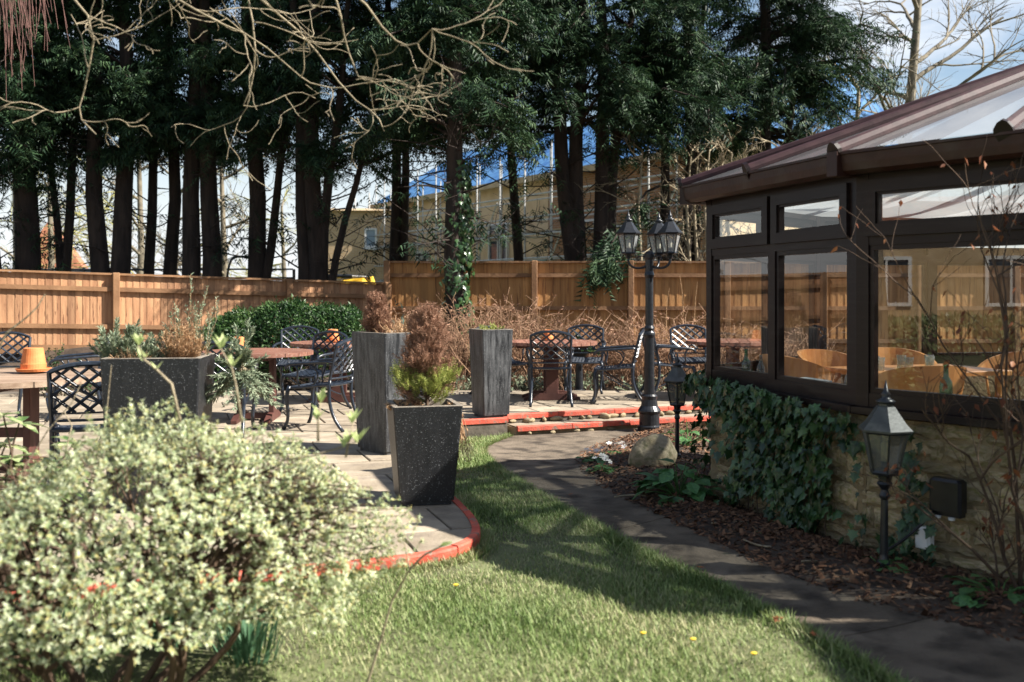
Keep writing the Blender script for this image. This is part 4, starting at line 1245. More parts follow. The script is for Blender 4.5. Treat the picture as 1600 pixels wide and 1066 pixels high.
for k in range(NL):
    t = unit(len(ctr)); t -= nrm * (t * nrm).sum(1, keepdims=True); t /= np.linalg.norm(t, axis=1, keepdims=True)
    lift = rng.uniform(.1, 1.1, (len(ctr), 1)); d = t + nrm * lift
    sz = rng.uniform(.010, .021, len(ctr))
    parts_.append(scatter(*LEAF, ctr + nrm * rng.uniform(-.012, .008, (len(ctr), 1)), d, nrm - t * .3, sz, sz * rng.uniform(.36, .5, len(ctr))))
o = np_mesh('foliage', *cat(parts_), m_varieg, bush); o['kind'] = 'stuff'
# long pale shoots standing out of the shrub
def shoot(parent, pts, r0, leaves, lmat=None, lsz=.03):
    mb = MB(); mb.tube(pts, [r0 * (1 - .5 * i / (len(pts) - 1)) for i in range(len(pts))], 6)
    s_ = mb.build('shoot', m_palebark, parent, smooth=True)
    pos, dr_, up_ = [], [], []
    for (k, m_) in leaves:
        for j in range(m_):
            pos.append(tuple(Vector(pts[k]) + Vector((rb_.uniform(-.006, .006),) * 3)))
            a = 6.28 * j / m_ + rb_.uniform(-.3, .3); dr_.append((math.cos(a) * .6, math.sin(a) * .6, 1.0)); up_.append((-math.cos(a), -math.sin(a), .6))
    if pos:
        sz = rng.uniform(.7, 1.2, len(pos)) * lsz
        o_ = np_mesh('shoot_leaves', *scatter(*LEAF, np.array(pos), np.array(dr_), np.array(up_), sz, sz * .42), lmat or m_shoot, s_); o_['kind'] = 'stuff'
def loc_(p): return Vector(p) - Vector((BX, BY, bz))
Ys = 3.35
shoot(bush, [loc_(W(282, 660, Ys)), loc_(W(268, 600, Ys)), loc_(W(245, 578, Ys)), loc_(W(225, 562, Ys)), loc_(W(216, 540, Ys))], .005, [(4, 7), (2, 2), (3, 3)], lsz=.05)
shoot(bush, [loc_(W(378, 660, Ys)), loc_(W(368, 600, Ys)), loc_(W(362, 575, Ys)), loc_(W(345, 545, Ys))], .0045, [(3, 6), (2, 3)], lsz=.05)
shoot(bush, [loc_(W(497, 690, Ys)), loc_(W(497, 655, Ys)), loc_(W(501, 630, Ys))], .005, [(2, 5), (1, 3)], lsz=.055)
shoot(bush, [loc_(W(440, 720, Ys)), loc_(W(490, 712, Ys)), loc_(W(540, 697, Ys)), loc_(W(560, 690, Ys))], .004, [(3, 6), (2, 4)], lsz=.055)
shoot(bush, [loc_(W(540, 715, Ys)), loc_(W(545, 690, Ys)), loc_(W(552, 660, Ys))], .004, [(2, 6), (1, 3)], lsz=.05)
# young sapling stem in front of the lawn
sp_ = [W(572, 1075, 3.62), W(592, 1010, 3.62), W(612, 940, 3.6), W(640, 890, 3.58), W(662, 868, 3.57), W(700, 848, 3.55)]
sg = empty('sapling_stem', (sp_[0].x, sp_[0].y, gz(sp_[0].x, sp_[0].y)), 0, 'thin bare sapling stem leaning right in front of the lawn', 'sapling')
bs = Vector(sg.location)
add_tubes([([p - bs for p in [Vector((sp_[0].x, sp_[0].y, bs.z - .03))] + sp_], .006, .0035), ([sp_[3] - bs, W(632, 850, 3.6) - bs, W(628, 835, 3.6) - bs], .003, .002)], 6, 'stem', m_palebark, sg)
o_ = np_mesh('bud', *scatter(*LEAF, np.array([tuple(sp_[5] - bs - Vector((.03, 0, .012)))] * 4), np.array([(1, .1, .35), (1, -.2, .3), (1, 0, .4), (.9, .1, .25)]), np.array([(0, 0, 1), (0, 1, .3), (0, -1, .3), (0, .2, 1)]), np.full(4, .05), np.full(4, .016)), m_shoot, sg)
# strap leaves of bulbs growing under the shrub
def strap_clump(cx, cy, n, h, sp, lb):
    z = gz(cx, cy); t = empty('bulb_clump', (cx, cy, z), 0, lb, 'plant', 'bulb leaves under the shrub')
    a = rng.uniform(0, 6.28, n); r_ = rng.uniform(0, sp, n); ln = rng.uniform(.05, .5, n)
    d = np.stack([np.cos(a) * ln, np.sin(a) * ln, np.ones(n)], -1); u = np.stack([np.cos(a), np.sin(a), -ln], -1)
    o = np_mesh('strap_leaves', *scatter(*BLADE, np.stack([r_ * np.cos(a), r_ * np.sin(a), np.full(n, -.01)], -1), d, u, rng.uniform(.6, 1, n) * h, np.full(n, .012)), m_daff, t); o['kind'] = 'stuff'
strap_clump(-1.95, 4.0, 150, .36, .17, 'leftmost clump of long green strap leaves under the pale shrub')
strap_clump(-1.45, 4.15, 140, .34, .16, 'middle clump of long green strap leaves behind the shrub stems')
strap_clump(-1.05, 3.95, 90, .30, .13, 'right clump of long green strap leaves behind the shrub stems')

# --- broad leaved cream edged shrub at the left edge
cs = empty('broadleaf_shrub', (-2.26, 4.6, gz(-2.26, 4.6)), 0, 'green and cream broadleaf shrub at the left edge beside the pale shrub', 'shrub')
mb = MB(); r_ = random.Random(12); tipz = []
for i in range(12):
    a = r_.uniform(0, 6.28); e = Vector((.28 * math.cos(a) * r_.uniform(.3, 1), .26 * math.sin(a) * r_.uniform(.3, 1), r_.uniform(.5, .98)))
    p = wiggle((.04 * math.cos(a), .04 * math.sin(a), 0), e, 5, .08, r_); mb.tube(p, [.009, .008, .007, .006, .005, .004], 5, cap=False); tipz += [p[-1], p[-2], p[-3]]
mb.build('stem', m_bark, cs, smooth=True)
lt = MB(); lt.add([(0, 0, 0), (.3, .17, .03), (.3, -.17, .03), (.65, .19, .02), (.65, -.19, .02), (1, 0, -.10), (.3, 0, -.01), (.65, 0, -.03)], [(0, 6, 1), (0, 2, 6), (6, 7, 3, 1), (6, 2, 4, 7), (7, 5, 3), (7, 4, 5)])
m_crobj = M('cream_leaf_single', (.10, .19, .05), (.48, .50, .27), 3.2, .4, .05, 20, objrand=.25, lo=.40, hi=.62, trans=.2)
lme = lt.mesh('leaf', m_crobj, True)
for p in tipz:
    for k in range(7):
        a = 6.28 * k / 7 + r_.uniform(-.3, .3); s = r_.uniform(.10, .16)
        d = Vector((math.cos(a), math.sin(a), r_.uniform(-.45, .25))).normalized(); up = Vector((-.3 * d.x, -.3 * d.y, 1)); y = up.cross(d).normalized(); z = d.cross(y)
        o = link('leaf', lme, cs); o.matrix_local = Matrix.Translation(p) @ Matrix((d, y, z)).transposed().to_4x4() @ Matrix.Diagonal((s, s, s, 1))
# bare reddish stem crossing in front of the left table
st = empty('bare_sapling', (-2.15, 4.0, gz(-2.15, 4.0)), 0, 'thin bare stems crossing in front of the left table and black chair', 'stem')
bs = Vector(st.location)
def rel(lst, b=bs): return [Vector(p) - b for p in lst]
add_tubes([(rel([(-2.1, 4.0, bs.z - .02), W(-40, 760, 4.0), W(-10, 560, 4.0), W(10, 520, 4.0), W(40, 497, 4.0), W(58, 480, 4.0), W(70, 460, 4.0)]), .006, .0025),
           (rel([(-2.1, 4.02, bs.z - .02), W(20, 760, 4.0), W(75, 672, 4.0), W(112, 630, 4.0), W(127, 598, 4.0)]), .004, .002),
           (rel([(-2.08, 4.02, bs.z - .02), W(90, 760, 4.0), W(112, 665, 4.0), W(98, 640, 4.0)]), .004, .002),
           (rel([(-2.1, 4.02, bs.z - .02), W(130, 800, 4.0), W(165, 660, 4.0), W(174, 570, 4.0)]), .004, .002)], 5, 'stem', m_palebark, st)

# --- plants in the planters
def herb(x, y, z, r, h, n, mat, lb, name='grey_herb', leaf=.035, wf=.22, stems=40, mat_s=None, spread=1.0, lower=0.0):
    t = empty(name, (x, y, z), 0, lb, 'plant'); r_ = random.Random(lb); L = []; pos, d_ = [], []
    for i in range(stems):
        a = r_.uniform(0, 6.28); q_ = math.sqrt(r_.uniform(0, 1)); e = Vector((r * q_ * math.cos(a), r * q_ * math.sin(a), h * r_.uniform(.55, 1) * (1 - .45 * q_ * q_) - lower * q_))
        p = wiggle((.35 * e.x * spread, .35 * e.y * spread, -.03), e, 5, .06, r_); L.append((p, .003, .0015))
        for k in range(max(1, n // stems)):
            s = r_.uniform(.25, 1.0) * 5; i0 = min(4, int(s)); v = p[i0].lerp(p[i0 + 1], s - i0); pos.append(tuple(v)); dd = (p[i0 + 1] - p[i0]).normalized()
            d_.append((dd.x + r_.uniform(-.9, .9), dd.y + r_.uniform(-.9, .9), dd.z * .7 + r_.uniform(-.3, .6)))
    add_tubes(L, 3, 'stems', mat_s or m_palebark, t)
    d_ = np.array(d_); sz = rng.uniform(.6, 1.2, len(pos)) * leaf
    o = np_mesh('foliage', *scatter(*LEAF2, np.array(pos), d_, unit(len(pos)) * .6 + np.array([0, 0, 1]), sz, sz * wf), mat, t); o['kind'] = 'stuff'
    return t
ZT = .92
herb(PT[0] - .24, PT[1] + .02, ZT, .21, .30, 6000, m_grey, 'rounded grey green lavender bush on the left of the wide black planter', leaf=.035)
herb(PT[0] - .07, PT[1] - .03, ZT, .17, .22, 3600, m_grey, 'small grey green herb in the middle of the wide black planter', leaf=.03)
herb(PT[0] + .14, PT[1], ZT, .16, .27, 4500, m_strawd, 'dry straw coloured mound in the wide black planter', 'dry_herb', leaf=.035, wf=.12, stems=90, mat_s=m_strawd)
herb(PT[0] - .15, PT[1] - .12, ZT, .14, .10, 900, m_strawd, 'low dry twiggy growth along the front of the wide black planter', 'dry_herb', leaf=.03, wf=.14, stems=60, mat_s=m_strawd)
herb(PT[0] + .20, PT[1] + .08, ZT, .20, .60, 1500, m_grey, 'tall sparse dry flower stems rising from the wide black planter', 'tall_dry_stems', leaf=.028, wf=.3, stems=22, mat_s=m_strawd)
herb(PT[0] + .50, PT[1] + .12, ZT - .02, .27, .38, 7000, m_grey, 'feathery grey rosemary spilling over the right end of the wide planter', leaf=.042, lower=.45, spread=-.6, stems=60)
# dead conifer with a little live growth
def conifer_pot(x, y, z, r, h, lb, live=True):
    t = empty('dead_conifer', (x, y, z), 0, lb, 'conifer'); r_ = random.Random(3); L = [([(0, 0, -.05), (.01, 0, h * .5), (0, .01, h * .95)], .012, .004)]; P, D, PG, DG = [], [], [], []
    for i in range(150):
        hh = r_.uniform(.02, .9); a = r_.uniform(0, 6.28); rr = r * (1 - hh) ** .62 * r_.uniform(.6, 1.05)
        e = Vector((rr * math.cos(a), rr * math.sin(a), hh * h + rr * .5)); p = wiggle((0, 0, hh * h * .85), e, 4, .08, r_); L.append((p, .004, .0015))
        live_ = live and hh < .30 and r_.random() < .8
        for k in range(34):
            s = r_.uniform(.3, 1) * 4; i0 = min(3, int(s)); v = p[i0].lerp(p[i0 + 1], s - i0) + Vector((r_.gauss(0, .014), r_.gauss(0, .014), r_.gauss(0, .014)))
            dd = (e.normalized() * .5 + Vector((r_.uniform(-.6, .6), r_.uniform(-.6, .6), r_.uniform(.2, 1.0))))
            (PG if live_ else P).append(tuple(v)); (DG if live_ else D).append(tuple(dd))
    add_tubes(L, 4, 'branches', m_bark, t)
    for nm, pp, dd, mt in (('dead_foliage', P, D, m_deadcon), ('live_foliage', PG, DG, m_lime)):
        if pp: o = np_mesh(nm, *scatter(*FROND, np.array(pp), np.array(dd), unit(len(pp)), rng.uniform(.03, .062, len(pp))), mt, t); o['kind'] = 'stuff'
conifer_pot(PF[0] + .02, PF[1], .60, .25, .70, 'brown dead dwarf conifer with yellow green lower growth in the small planter')
herb(PF[0] - .12, PF[1] - .08, .60, .12, .08, 300, m_strawd, 'withered flowers at the left rim of the small black planter', 'withered_flowers', leaf=.03, wf=.5, stems=25, mat_s=m_strawd)
herb(PF[0] + .20, PF[1] + .02, .62, .12, .12, 500, m_strawd, 'dry grassy stems hanging over the right rim of the small black planter', 'dry_grass', leaf=.05, wf=.14, stems=45, mat_s=m_strawd, lower=.42)
conifer_pot(PM[0] - .13, PM[1] + .06, .99, .13, .36, 'small dead brown conifer at the left of the tall scratched planter', False)
herb(PM[0] + .08, PM[1], .99, .24, .20, 500, m_strawd, 'tangle of dry pale stems in the tall scratched planter', 'dry_herb', leaf=.04, wf=.2, stems=70, mat_s=m_strawd)
herb(PB[0], PB[1], .93, .17, .10, 700, m_lime, 'low green growth in the pale streaked planter', 'low_herb', leaf=.04, wf=.2, stems=40)

# --- ivy on the dwarf wall
IV = [(0, 0), (.10, .16), (.02, .42), (.30, .30), (.42, .48), (.58, .22), (1, 0), (.58, -.22), (.42, -.48), (.30, -.30), (.02, -.42), (.10, -.16)]
ivt = MB(); ivt.add([(.32, 0, .05)] + [(x, y, -.05 * abs(y) * 2) for x, y in IV], [(0, i + 1, (i + 1) % 12 + 1) for i in range(12)])
ivme = ivt.mesh('leaf', m_ivyobj)
IVT = (ivt.v, ivt.f)
def ivy(a, b, dens, fn, lb, n_single, name='ivy'):
    L, x, y, m = frame_of(a, b); t = empty(name, (a.x, a.y, gz(a.x, a.y)), 0, lb, 'ivy'); base = Vector(t.location); r_ = random.Random(lb)
    pts = []
    for i in range(dens):
        s, z = r_.uniform(-.05, L + .05), r_.uniform(-.15, Z_SILL + .14); w = fn(s, z)
        if r_.random() < w:
            off = .02 + abs(r_.gauss(0, .05)) * min(1, w) + (.06 if z > Z_SILL - .03 else 0); pts.append((s, z, off))
    pts.sort(key=lambda q_: -q_[2]); P, D, U, SZ = [], [], [], []
    for k, (s, z, off) in enumerate(pts):
        p = a + x * s + y * off; pos = Vector((p.x, p.y, z)) - base
        dn = Vector((x.x * r_.uniform(-.9, .9), x.y * r_.uniform(-.9, .9), -1)) + Vector((y.x, y.y, 0)) * r_.uniform(.0, .7)
        up = Vector((y.x, y.y, 0)) + Vector((r_.uniform(-.7, .7), r_.uniform(-.7, .7), r_.uniform(-.1, .9))); d = dn.normalized(); sz = r_.uniform(.03, .10)
        if k < n_single:
            yy = up.cross(d).normalized(); zz = d.cross(yy)
            o = link('leaf', ivme, t); o.matrix_local = Matrix.Translation(pos) @ Matrix((d, yy, zz)).transposed().to_4x4() @ Matrix.Diagonal((sz, sz, sz, 1))
        else: P.append(tuple(pos)); D.append(tuple(d)); U.append(tuple(up)); SZ.append(sz)
    if P: o = np_mesh('leaf_mass', *scatter(*IVT, np.array(P), np.array(D), np.array(U), np.array(SZ)), m_ivy, t); o['kind'] = 'stuff'
    vn = MB()
    for i in range(14):
        s = r_.uniform(.1, L - .1)
        if fn(s, .4) > .1: vn.tube([tuple(Vector((a.x + x.x * (s + r_.uniform(-.05, .05)) + y.x * .015, a.y + x.y * s + y.y * .015, z)) - base) for z in np.linspace(-.12, .68, 7)], .004, 4)
    vn.build('vine', m_bark, t)
def iv1(s, z):   # walk C1 -> C0
    k = s / LF
    top = .98 if z > .48 + .14 * math.sin(5 * k + 1) else 0
    body = .95 if (.10 < k < .80 and z > -.02 + .10 * math.sin(14 * k)) else 0
    gaps = .25 if (.72 < k < .80 or .60 < k < .645) and z < .55 else 1
    if z > Z_SILL + .02 and k < .12: return 0
    lim = Z_SILL + .03 + .09 * k
    if z > lim: return 0
    if k > .82 and z < .55: return .06
    if k < .07 and z < .62: return .05
    return max(top, body) * gaps
ivy(C1, C0, 2600, iv1, 'dense dark ivy hanging over the wall below the angled window', 290)
def iv2(s, z):   # walk C2 -> C1
    u = LF - s
    if .31 < u < .40 and .15 < z < Z_SILL - .01: return .95
    if .34 < u < .50 and -.1 < z < .28: return .85
    if .16 < u < .36 and -.12 < z < .06: return .8
    if .0 < u < .06: return .22
    if .40 < u < .55 and .27 < z < .45 and (u < .46): return .5
    return 0
ivy(C2, C1, 1600, iv2, 'narrow strip of ivy climbing beside the electric box', 160)
def iv3(s, z): return .9 if (s < .42 and z < Z_SILL + .1 and z > -.2 + .2 * s) else 0
ivy(C0, Cm1, 700, iv3, 'ivy wrapping the far corner of the conservatory wall', 60)

# --- mulch bed
bed = empty('mulch_bed', (0, 0, 0)); tag(bed, 'dark bark mulch bed between path and conservatory', kind='structure')
wl_s = resample([tuple(p) for p in [Vector((3.6, 3.9)), C2, C1, C0, Vector((1.95, 8.6)), Vector((2.2, 11.4))]], .15)
wr_ = arc([tuple(p) for p in wl_s], NP); vs_ = []
for k in range(NP):
    for j in range(9):
        t = j / 8; p = ar[k].lerp(wr_[k], t); vs_.append((p.x, p.y, gz(p.x, p.y) + .012 + .045 * math.sin(math.pi * min(1, t * 1.1)) + .012 * math.sin(p.x * 17 + p.y * 13)))
MB().add(vs_, [(k * 9 + j, k * 9 + j + 1, k * 9 + 10 + j, k * 9 + 9 + j) for k in range(NP - 1) for j in range(8)]).build('mulch', m_soil, bed, smooth=True)
n = 11000
k = rng.integers(0, NP - 1, n); f_ = rng.uniform(size=n); t = rng.beta(1.1, 1.1, n) * 1.06 - .06
A_ = np.array([tuple(p) for p in ar]); B_ = np.array([tuple(p) for p in wr_])
pa = A_[k] * (1 - f_[:, None]) + A_[k + 1] * f_[:, None]; pb = B_[k] * (1 - f_[:, None]) + B_[k + 1] * f_[:, None]; pp = pa + (pb - pa) * t[:, None]
CHIP = ([(0, .5, 0), (0, -.5, 0), (1, -.35, .05), (1, .4, -.03), (.5, 0, .16)], [(0, 1, 4), (1, 2, 4), (2, 3, 4), (3, 0, 4)])
zz = g(pp[:, 0], pp[:, 1]) + .018 + .045 * np.sin(np.pi * np.clip(t * 1.1, 0, 1)) + rng.uniform(0, .015, n)
dd = unit(n); dd[:, 2] *= .35; sz = rng.uniform(.012, .045, n)
o = np_mesh('bark_chips', *scatter(*CHIP, np.c_[pp, zz], dd, unit(n) * .5 + np.array([0, 0, 1]), sz, sz * rng.uniform(.25, .7, n)), m_bark_chip, bed); o['kind'] = 'stuff'
# fallen twigs
for i, (a_, b_, c_) in enumerate([((1112, 826), (1140, 822), (1165, 824)), ((1162, 855), (1180, 866), (1205, 868)), ((960, 778), (985, 772), (1010, 776)), ((1250, 893), (1268, 890), (1290, 895))]):
    pz = [Vector((*XY(*q_, z=-.07), 0)) for q_ in (a_, b_, c_)]
    for q_ in pz: q_.z = gz(q_.x, q_.y) + .055
    mb = MB(); mb.tube(bez(pz, 6), .006, 5)
    tag(mb.build('fallen_twig', m_palebark, None, smooth=True), ['pale fallen twig on the mulch near the ivy', 'longer pale fallen twig at the path edge', 'pale twig on the mulch left of the leafy plant', 'small pale twig near the front lantern'][i], 'twig', 'twigs on the mulch')
# --- broad leafy plant and primroses by the boulder
def leafy(px, py, z, n, r, lsz, lb, mat, name='leafy_plant', hgt=.22):
    x, y = XY(px, py, z); t = empty(name, (x, y, gz(x, y) + .01), 0, lb, 'plant'); r_ = random.Random(lb)
    lm = MB(); lm.add([(0, 0, 0), (.25, .3, .05), (.25, -.3, .05), (.6, .36, .03), (.6, -.36, .03), (1, 0, -.14), (.25, 0, 0), (.6, 0, -.02)], [(0, 6, 1), (0, 2, 6), (6, 7, 3, 1), (6, 2, 4, 7), (7, 5, 3), (7, 4, 5)])
    me = lm.mesh('leaf', mat, False); sm = MB()
    for i in range(n):
        a = r_.uniform(0, 6.28); q_ = math.sqrt(r_.random()); p = Vector((r * q_ * math.cos(a), r * q_ * math.sin(a), hgt * (1 - .6 * q_) * r_.uniform(.5, 1.1)))
        sm.tube([(0, 0, 0), tuple(p * .5 + Vector((0, 0, .03))), tuple(p)], .003, 4, cap=False)
        d = Vector((math.cos(a), math.sin(a), r_.uniform(-.5, .3))).normalized(); up = Vector((r_.uniform(-.3, .3), r_.uniform(-.3, .3), 1)); yy = up.cross(d).normalized(); zz_ = d.cross(yy); s = lsz * r_.uniform(.6, 1.2)
        o = link('leaf', me, t); o.matrix_local = Matrix.Translation(p) @ Matrix((d, yy, zz_)).transposed().to_4x4() @ Matrix.Diagonal((s, s, s, 1))
    sm.build('stalks', m_prim, t); return t
m_lfo = M('soft_green_leaf', (.04, .12, .035), (.09, .20, .06), 5, .45, .15, 30, objrand=.3, trans=.15)
leafy(1062, 790, -.13, 60, .24, .14, 'bright green broad leafed plant right of the boulder at the mulch edge', m_lfo, hgt=.30)
leafy(1180, 846, -.1, 10, .10, .06, 'small low green plant on the mulch below the ivy', m_lfo, hgt=.06)
leafy(1375, 905, -.08, 16, .13, .075, 'small ivy like plant at the foot of the front lantern', m_lfo, hgt=.12)
leafy(1560, 950, -.08, 34, .26, .08, 'dim leafy plant in the dark corner at the lower right', m_lfo, hgt=.16)
leafy(1075, 700, -.17, 26, .2, .10, 'leafy plant between the far lantern and the conservatory corner', m_lfo, hgt=.3)
def primrose(px, py, lb, nf):
    t = leafy(px, py, -.165, 22, .14, .085, lb, m_lfo, 'primrose', .07); t['category'] = 'flowers'; t['group'] = 'primroses by the boulder'
    r_ = random.Random(lb); fm = MB()
    for k in range(5):
        a = 6.28 * k / 5; b = a + .5; c = a - .5
        fm.add([(0, 0, 0), (.6 * math.cos(c), .6 * math.sin(c), .1), (math.cos(c + .2), math.sin(c + .2), .12), (.85 * math.cos(a), .85 * math.sin(a), .1), (math.cos(b - .2), math.sin(b - .2), .12), (.6 * math.cos(b), .6 * math.sin(b), .1)], [(0, 1, 2, 3), (0, 3, 4, 5)])
    me = fm.mesh('flower', m_petal)
    for i in range(nf):
        a = r_.uniform(0, 6.28); q_ = .11 * math.sqrt(r_.random()); s = r_.uniform(.022, .032)
        link('flower', me, t, (q_ * math.cos(a), q_ * math.sin(a) - .02, r_.uniform(.10, .15)), (r_.uniform(-.2, .9), r_.uniform(-.5, .5), r_.uniform(0, 6)), (s, s, s))
primrose(928, 722, 'white flowering primrose at the left end of the group by the boulder', 11)
primrose(945, 742, 'white flowering primrose nearest the path in front of the boulder', 13)
primrose(968, 712, 'pale lilac white primrose directly left of the boulder', 8)

# --- copper leaved bare shrub at the right edge
CB = (2.42, 4.62)
cbz = gz(*CB); cbs = empty('bare_shrub', (CB[0], CB[1], cbz), 0, 'bare dark shrub with a few copper leaves in front of the large window', 'shrub')
r_ = random.Random(8); L1_, L2_, pos = [], [], []
def grow(p, d, L, r, depth):
    pts = [Vector(p)]; d = Vector(d).normalized()
    for i in range(6):
        d = (d + Vector((r_.uniform(-.22, .22), r_.uniform(-.22, .22), r_.uniform(-.10, .16)))).normalized(); pts.append(pts[-1] + d * L / 6)
    (L1_ if depth < 2 else L2_).append((pts, r, r * .5))
    if depth >= 2: pos.append((pts[-1], d)); pos.append((pts[3], d))
    if depth < 3:
        for k in range(4 if depth < 2 else 3):
            i0 = r_.randint(2, 6); dd = d + Vector((r_.uniform(-1, 1), r_.uniform(-.6, .6), r_.uniform(-.4, .7))); grow(pts[i0], dd, L * r_.uniform(.45, .7), r * .55, depth + 1)
for dx, dz, L in ((-.25, 1, .95), (-.08, 1, 1.15), (.05, 1, 1.2), (-.5, .9, .75), (-.9, .7, .55)): grow((r_.uniform(-.06, .06), r_.uniform(-.05, .05), -.02), (dx, r_.uniform(-.1, .2), dz), L, .011, 0)
add_tubes(L1_, 5, 'stem', m_bark, cbs); add_tubes(L2_, 3, 'twig', m_bark, cbs)
sel = [q_ for q_ in pos if r_.random() < .38]
sz = rng.uniform(.025, .055, len(sel))
o = np_mesh('copper_leaves', *scatter(*LEAF, np.array([tuple(p) for p, d in sel]), np.array([(d.x + r_.uniform(-.5, .5), d.y + r_.uniform(-.5, .5), -.8) for p, d in sel]), unit(len(sel)), sz, sz * .5), m_copper, cbs); o['kind'] = 'stuff'

# --- fallen leaves and yellow flowers on the lawn
for i, (px, py) in enumerate([(1208, 977), (1277, 1004), (1100, 893), (890, 765)]):
    x, y = XY(px, py, -.06); o = MB().add([(v[0] * .05, v[1] * .05, v[2] * .05) for v in ivt.v], ivt.f).build('fallen_leaf', m_copper, None, loc=(x, y, gz(x, y) + .035), rot=(.3, -.2, i * 1.7))
    tag(o, ['curled tan leaf on the shaded grass near the path', 'lobed tan leaf further right on the shaded grass', 'brown leaf at the mulch edge below the ivy', 'brown leaf at the path edge near the steps'][i], 'leaf', 'fallen leaves')

m_dand = leafmat('yellow_petal', [(.75, .52, .03), (.8, .6, .08)], .6, .2)
for i, (px, py) in enumerate([(1083, 1018), (1178, 1041), (1005, 1008), (712, 930)]):
    x, y = XY(px, py, -.07); t = empty('yellow_flower', (x, y, gz(x, y)), 0, ['yellow dandelion in the shaded grass', 'rightmost yellow dandelion near the path', 'yellow dandelion at the edge of the lawn shadow', 'yellow dandelion nearest the patio corner'][i], 'flower', 'dandelions in the lawn')
    MB().tube([(0, 0, -.01), (.003, 0, .045)], .0015, 4).build('stalk', m_prim, t)
    fl = MB(); fl.lathe([(.003, .043), (.012, .049), (.013, .052), (.005, .055)], 10); fl.build('petals', m_dand, t)
# ------------------------------------------------------------ planting in front of the fences
def blob_foliage(parent, n, fn, leaf, wf, mat, name='foliage', tmpl=None, outward=.6):
    P, N = fn(n); sz = rng.uniform(.7, 1.3, len(P)) * leaf
    d = unit(len(P)) + N * outward; o = np_mesh(name, *scatter(*(tmpl or LEAF2), P, d, N + unit(len(P)) * .7, sz, sz * wf), mat, parent); o['kind'] = 'stuff'; return o
hx, hy = -3.25, 14.6
hd = empty('green_hedge', (hx, hy, gz(hx, hy)), 0, 'dense dark green evergreen hedge in front of the left fence', 'hedge')
def hedge_fn(n):
    u, v = rng.uniform(-1, 1, n), rng.uniform(0, 1, n); th = rng.uniform(0, np.pi, n)
    hh = (1.0 + .05 * np.sin(u * 3 + 1) + .04 * np.sin(u * 8 + 2) + .03 * np.sin(u * 19)+ np.abs(rng.normal(0, .04, n))) * (1 - np.abs(u) ** 6 * .5)
    r_ = (.55 + .03 * np.sin(u * 7 + th * 2) + .03 * np.sin(u * 17 - th * 5)) * (1 - .25 * rng.uniform(0, 1, n) ** 2)
    x = u * 1.28; y = -np.cos(th) * r_; z = np.sin(th) ** .6 * hh * (1 - .12 * np.abs(rng.normal(0, .5, n)))
    N = np.stack([u ** 5, -np.cos(th), np.sin(th)], -1); return np.stack([x, y, z], -1), N
blob_foliage(hd, 36000, hedge_fn, .06, .32, m_hedge)
mb = MB(); r_ = random.Random(2)
for i in range(14): x = -1.15 + i * .175; mb.tube(wiggle((x, 0, -.05), (x + r_.uniform(-.1, .1), r_.uniform(-.2, .2), .8), 4, .05, r_), [.02, .016, .012, .01, .006], 5)
mb.build('stems', m_bark, hd)
def small_shrub(x, y, r, h, n, mat, lb, leaf=.06, wf=.45):
    t = empty('evergreen_shrub', (x, y, gz(x, y)), 0, lb, 'shrub'); r_ = random.Random(lb); L, P, D = [], [], []
    for i in range(26):
        a = r_.uniform(0, 6.28); q_ = math.sqrt(r_.random()); e = Vector((r * q_ * math.cos(a), r * q_ * math.sin(a), h * r_.uniform(.35, 1.05)))
        p = wiggle((.05 * math.cos(a), .05 * math.sin(a), -.03), e, 5, .08, r_); L.append((p, .008, .003))
        for k in range(n // 26):
            s = r_.uniform(.35, 1) * 5; i0 = min(4, int(s)); v = p[i0].lerp(p[i0 + 1], s - i0); P.append(tuple(v)); D.append((r_.uniform(-1, 1), r_.uniform(-1, 1), r_.uniform(-.2, .9)))
    add_tubes(L, 4, 'stems', m_bark, t); sz = rng.uniform(.7, 1.2, len(P)) * leaf
    o = np_mesh('foliage', *scatter(*LEAF, np.array(P), np.array(D), unit(len(P)) * .5 + np.array([0, 0, 1]), sz, sz * wf), mat, t); o['kind'] = 'stuff'
m_dkleaf = leafmat('dark_shrub_leaf', [(.012, .035, .014), (.03, .07, .025), (.06, .12, .04)], .4, .15)
small_shrub(-6.05, 13.2, .35, .85, 700, m_dkleaf, 'small dark glossy shrub against the left fence boards')
small_shrub(-5.3, 13.3, .45, .45, 800, m_dkleaf, 'low dark bush behind the blue chair near the left fence')
small_shrub(-1.55, 15.9, .5, 1.25, 300, leafmat('blue_green_leaf', [(.05, .11, .09), (.09, .17, .14)], .4, .2), 'blue green broadleaf shrub beside the ivy covered trunk', .14, .5)
for i, (x, y) in enumerate(((.2, 14.7), (1.1, 14.9), (1.9, 14.6), (2.7, 14.9), (-.7, 14.6))):
    small_shrub(x, y, .42, .28, 600, m_grey, ['low pale leaved ground cover under the centre table', 'pale ground cover between the centre table and lamp post', 'pale ground cover right behind the lamp post', 'pale ground cover at the conservatory corner', 'pale ground cover behind the pale streaked planter'][i], .06, .4)
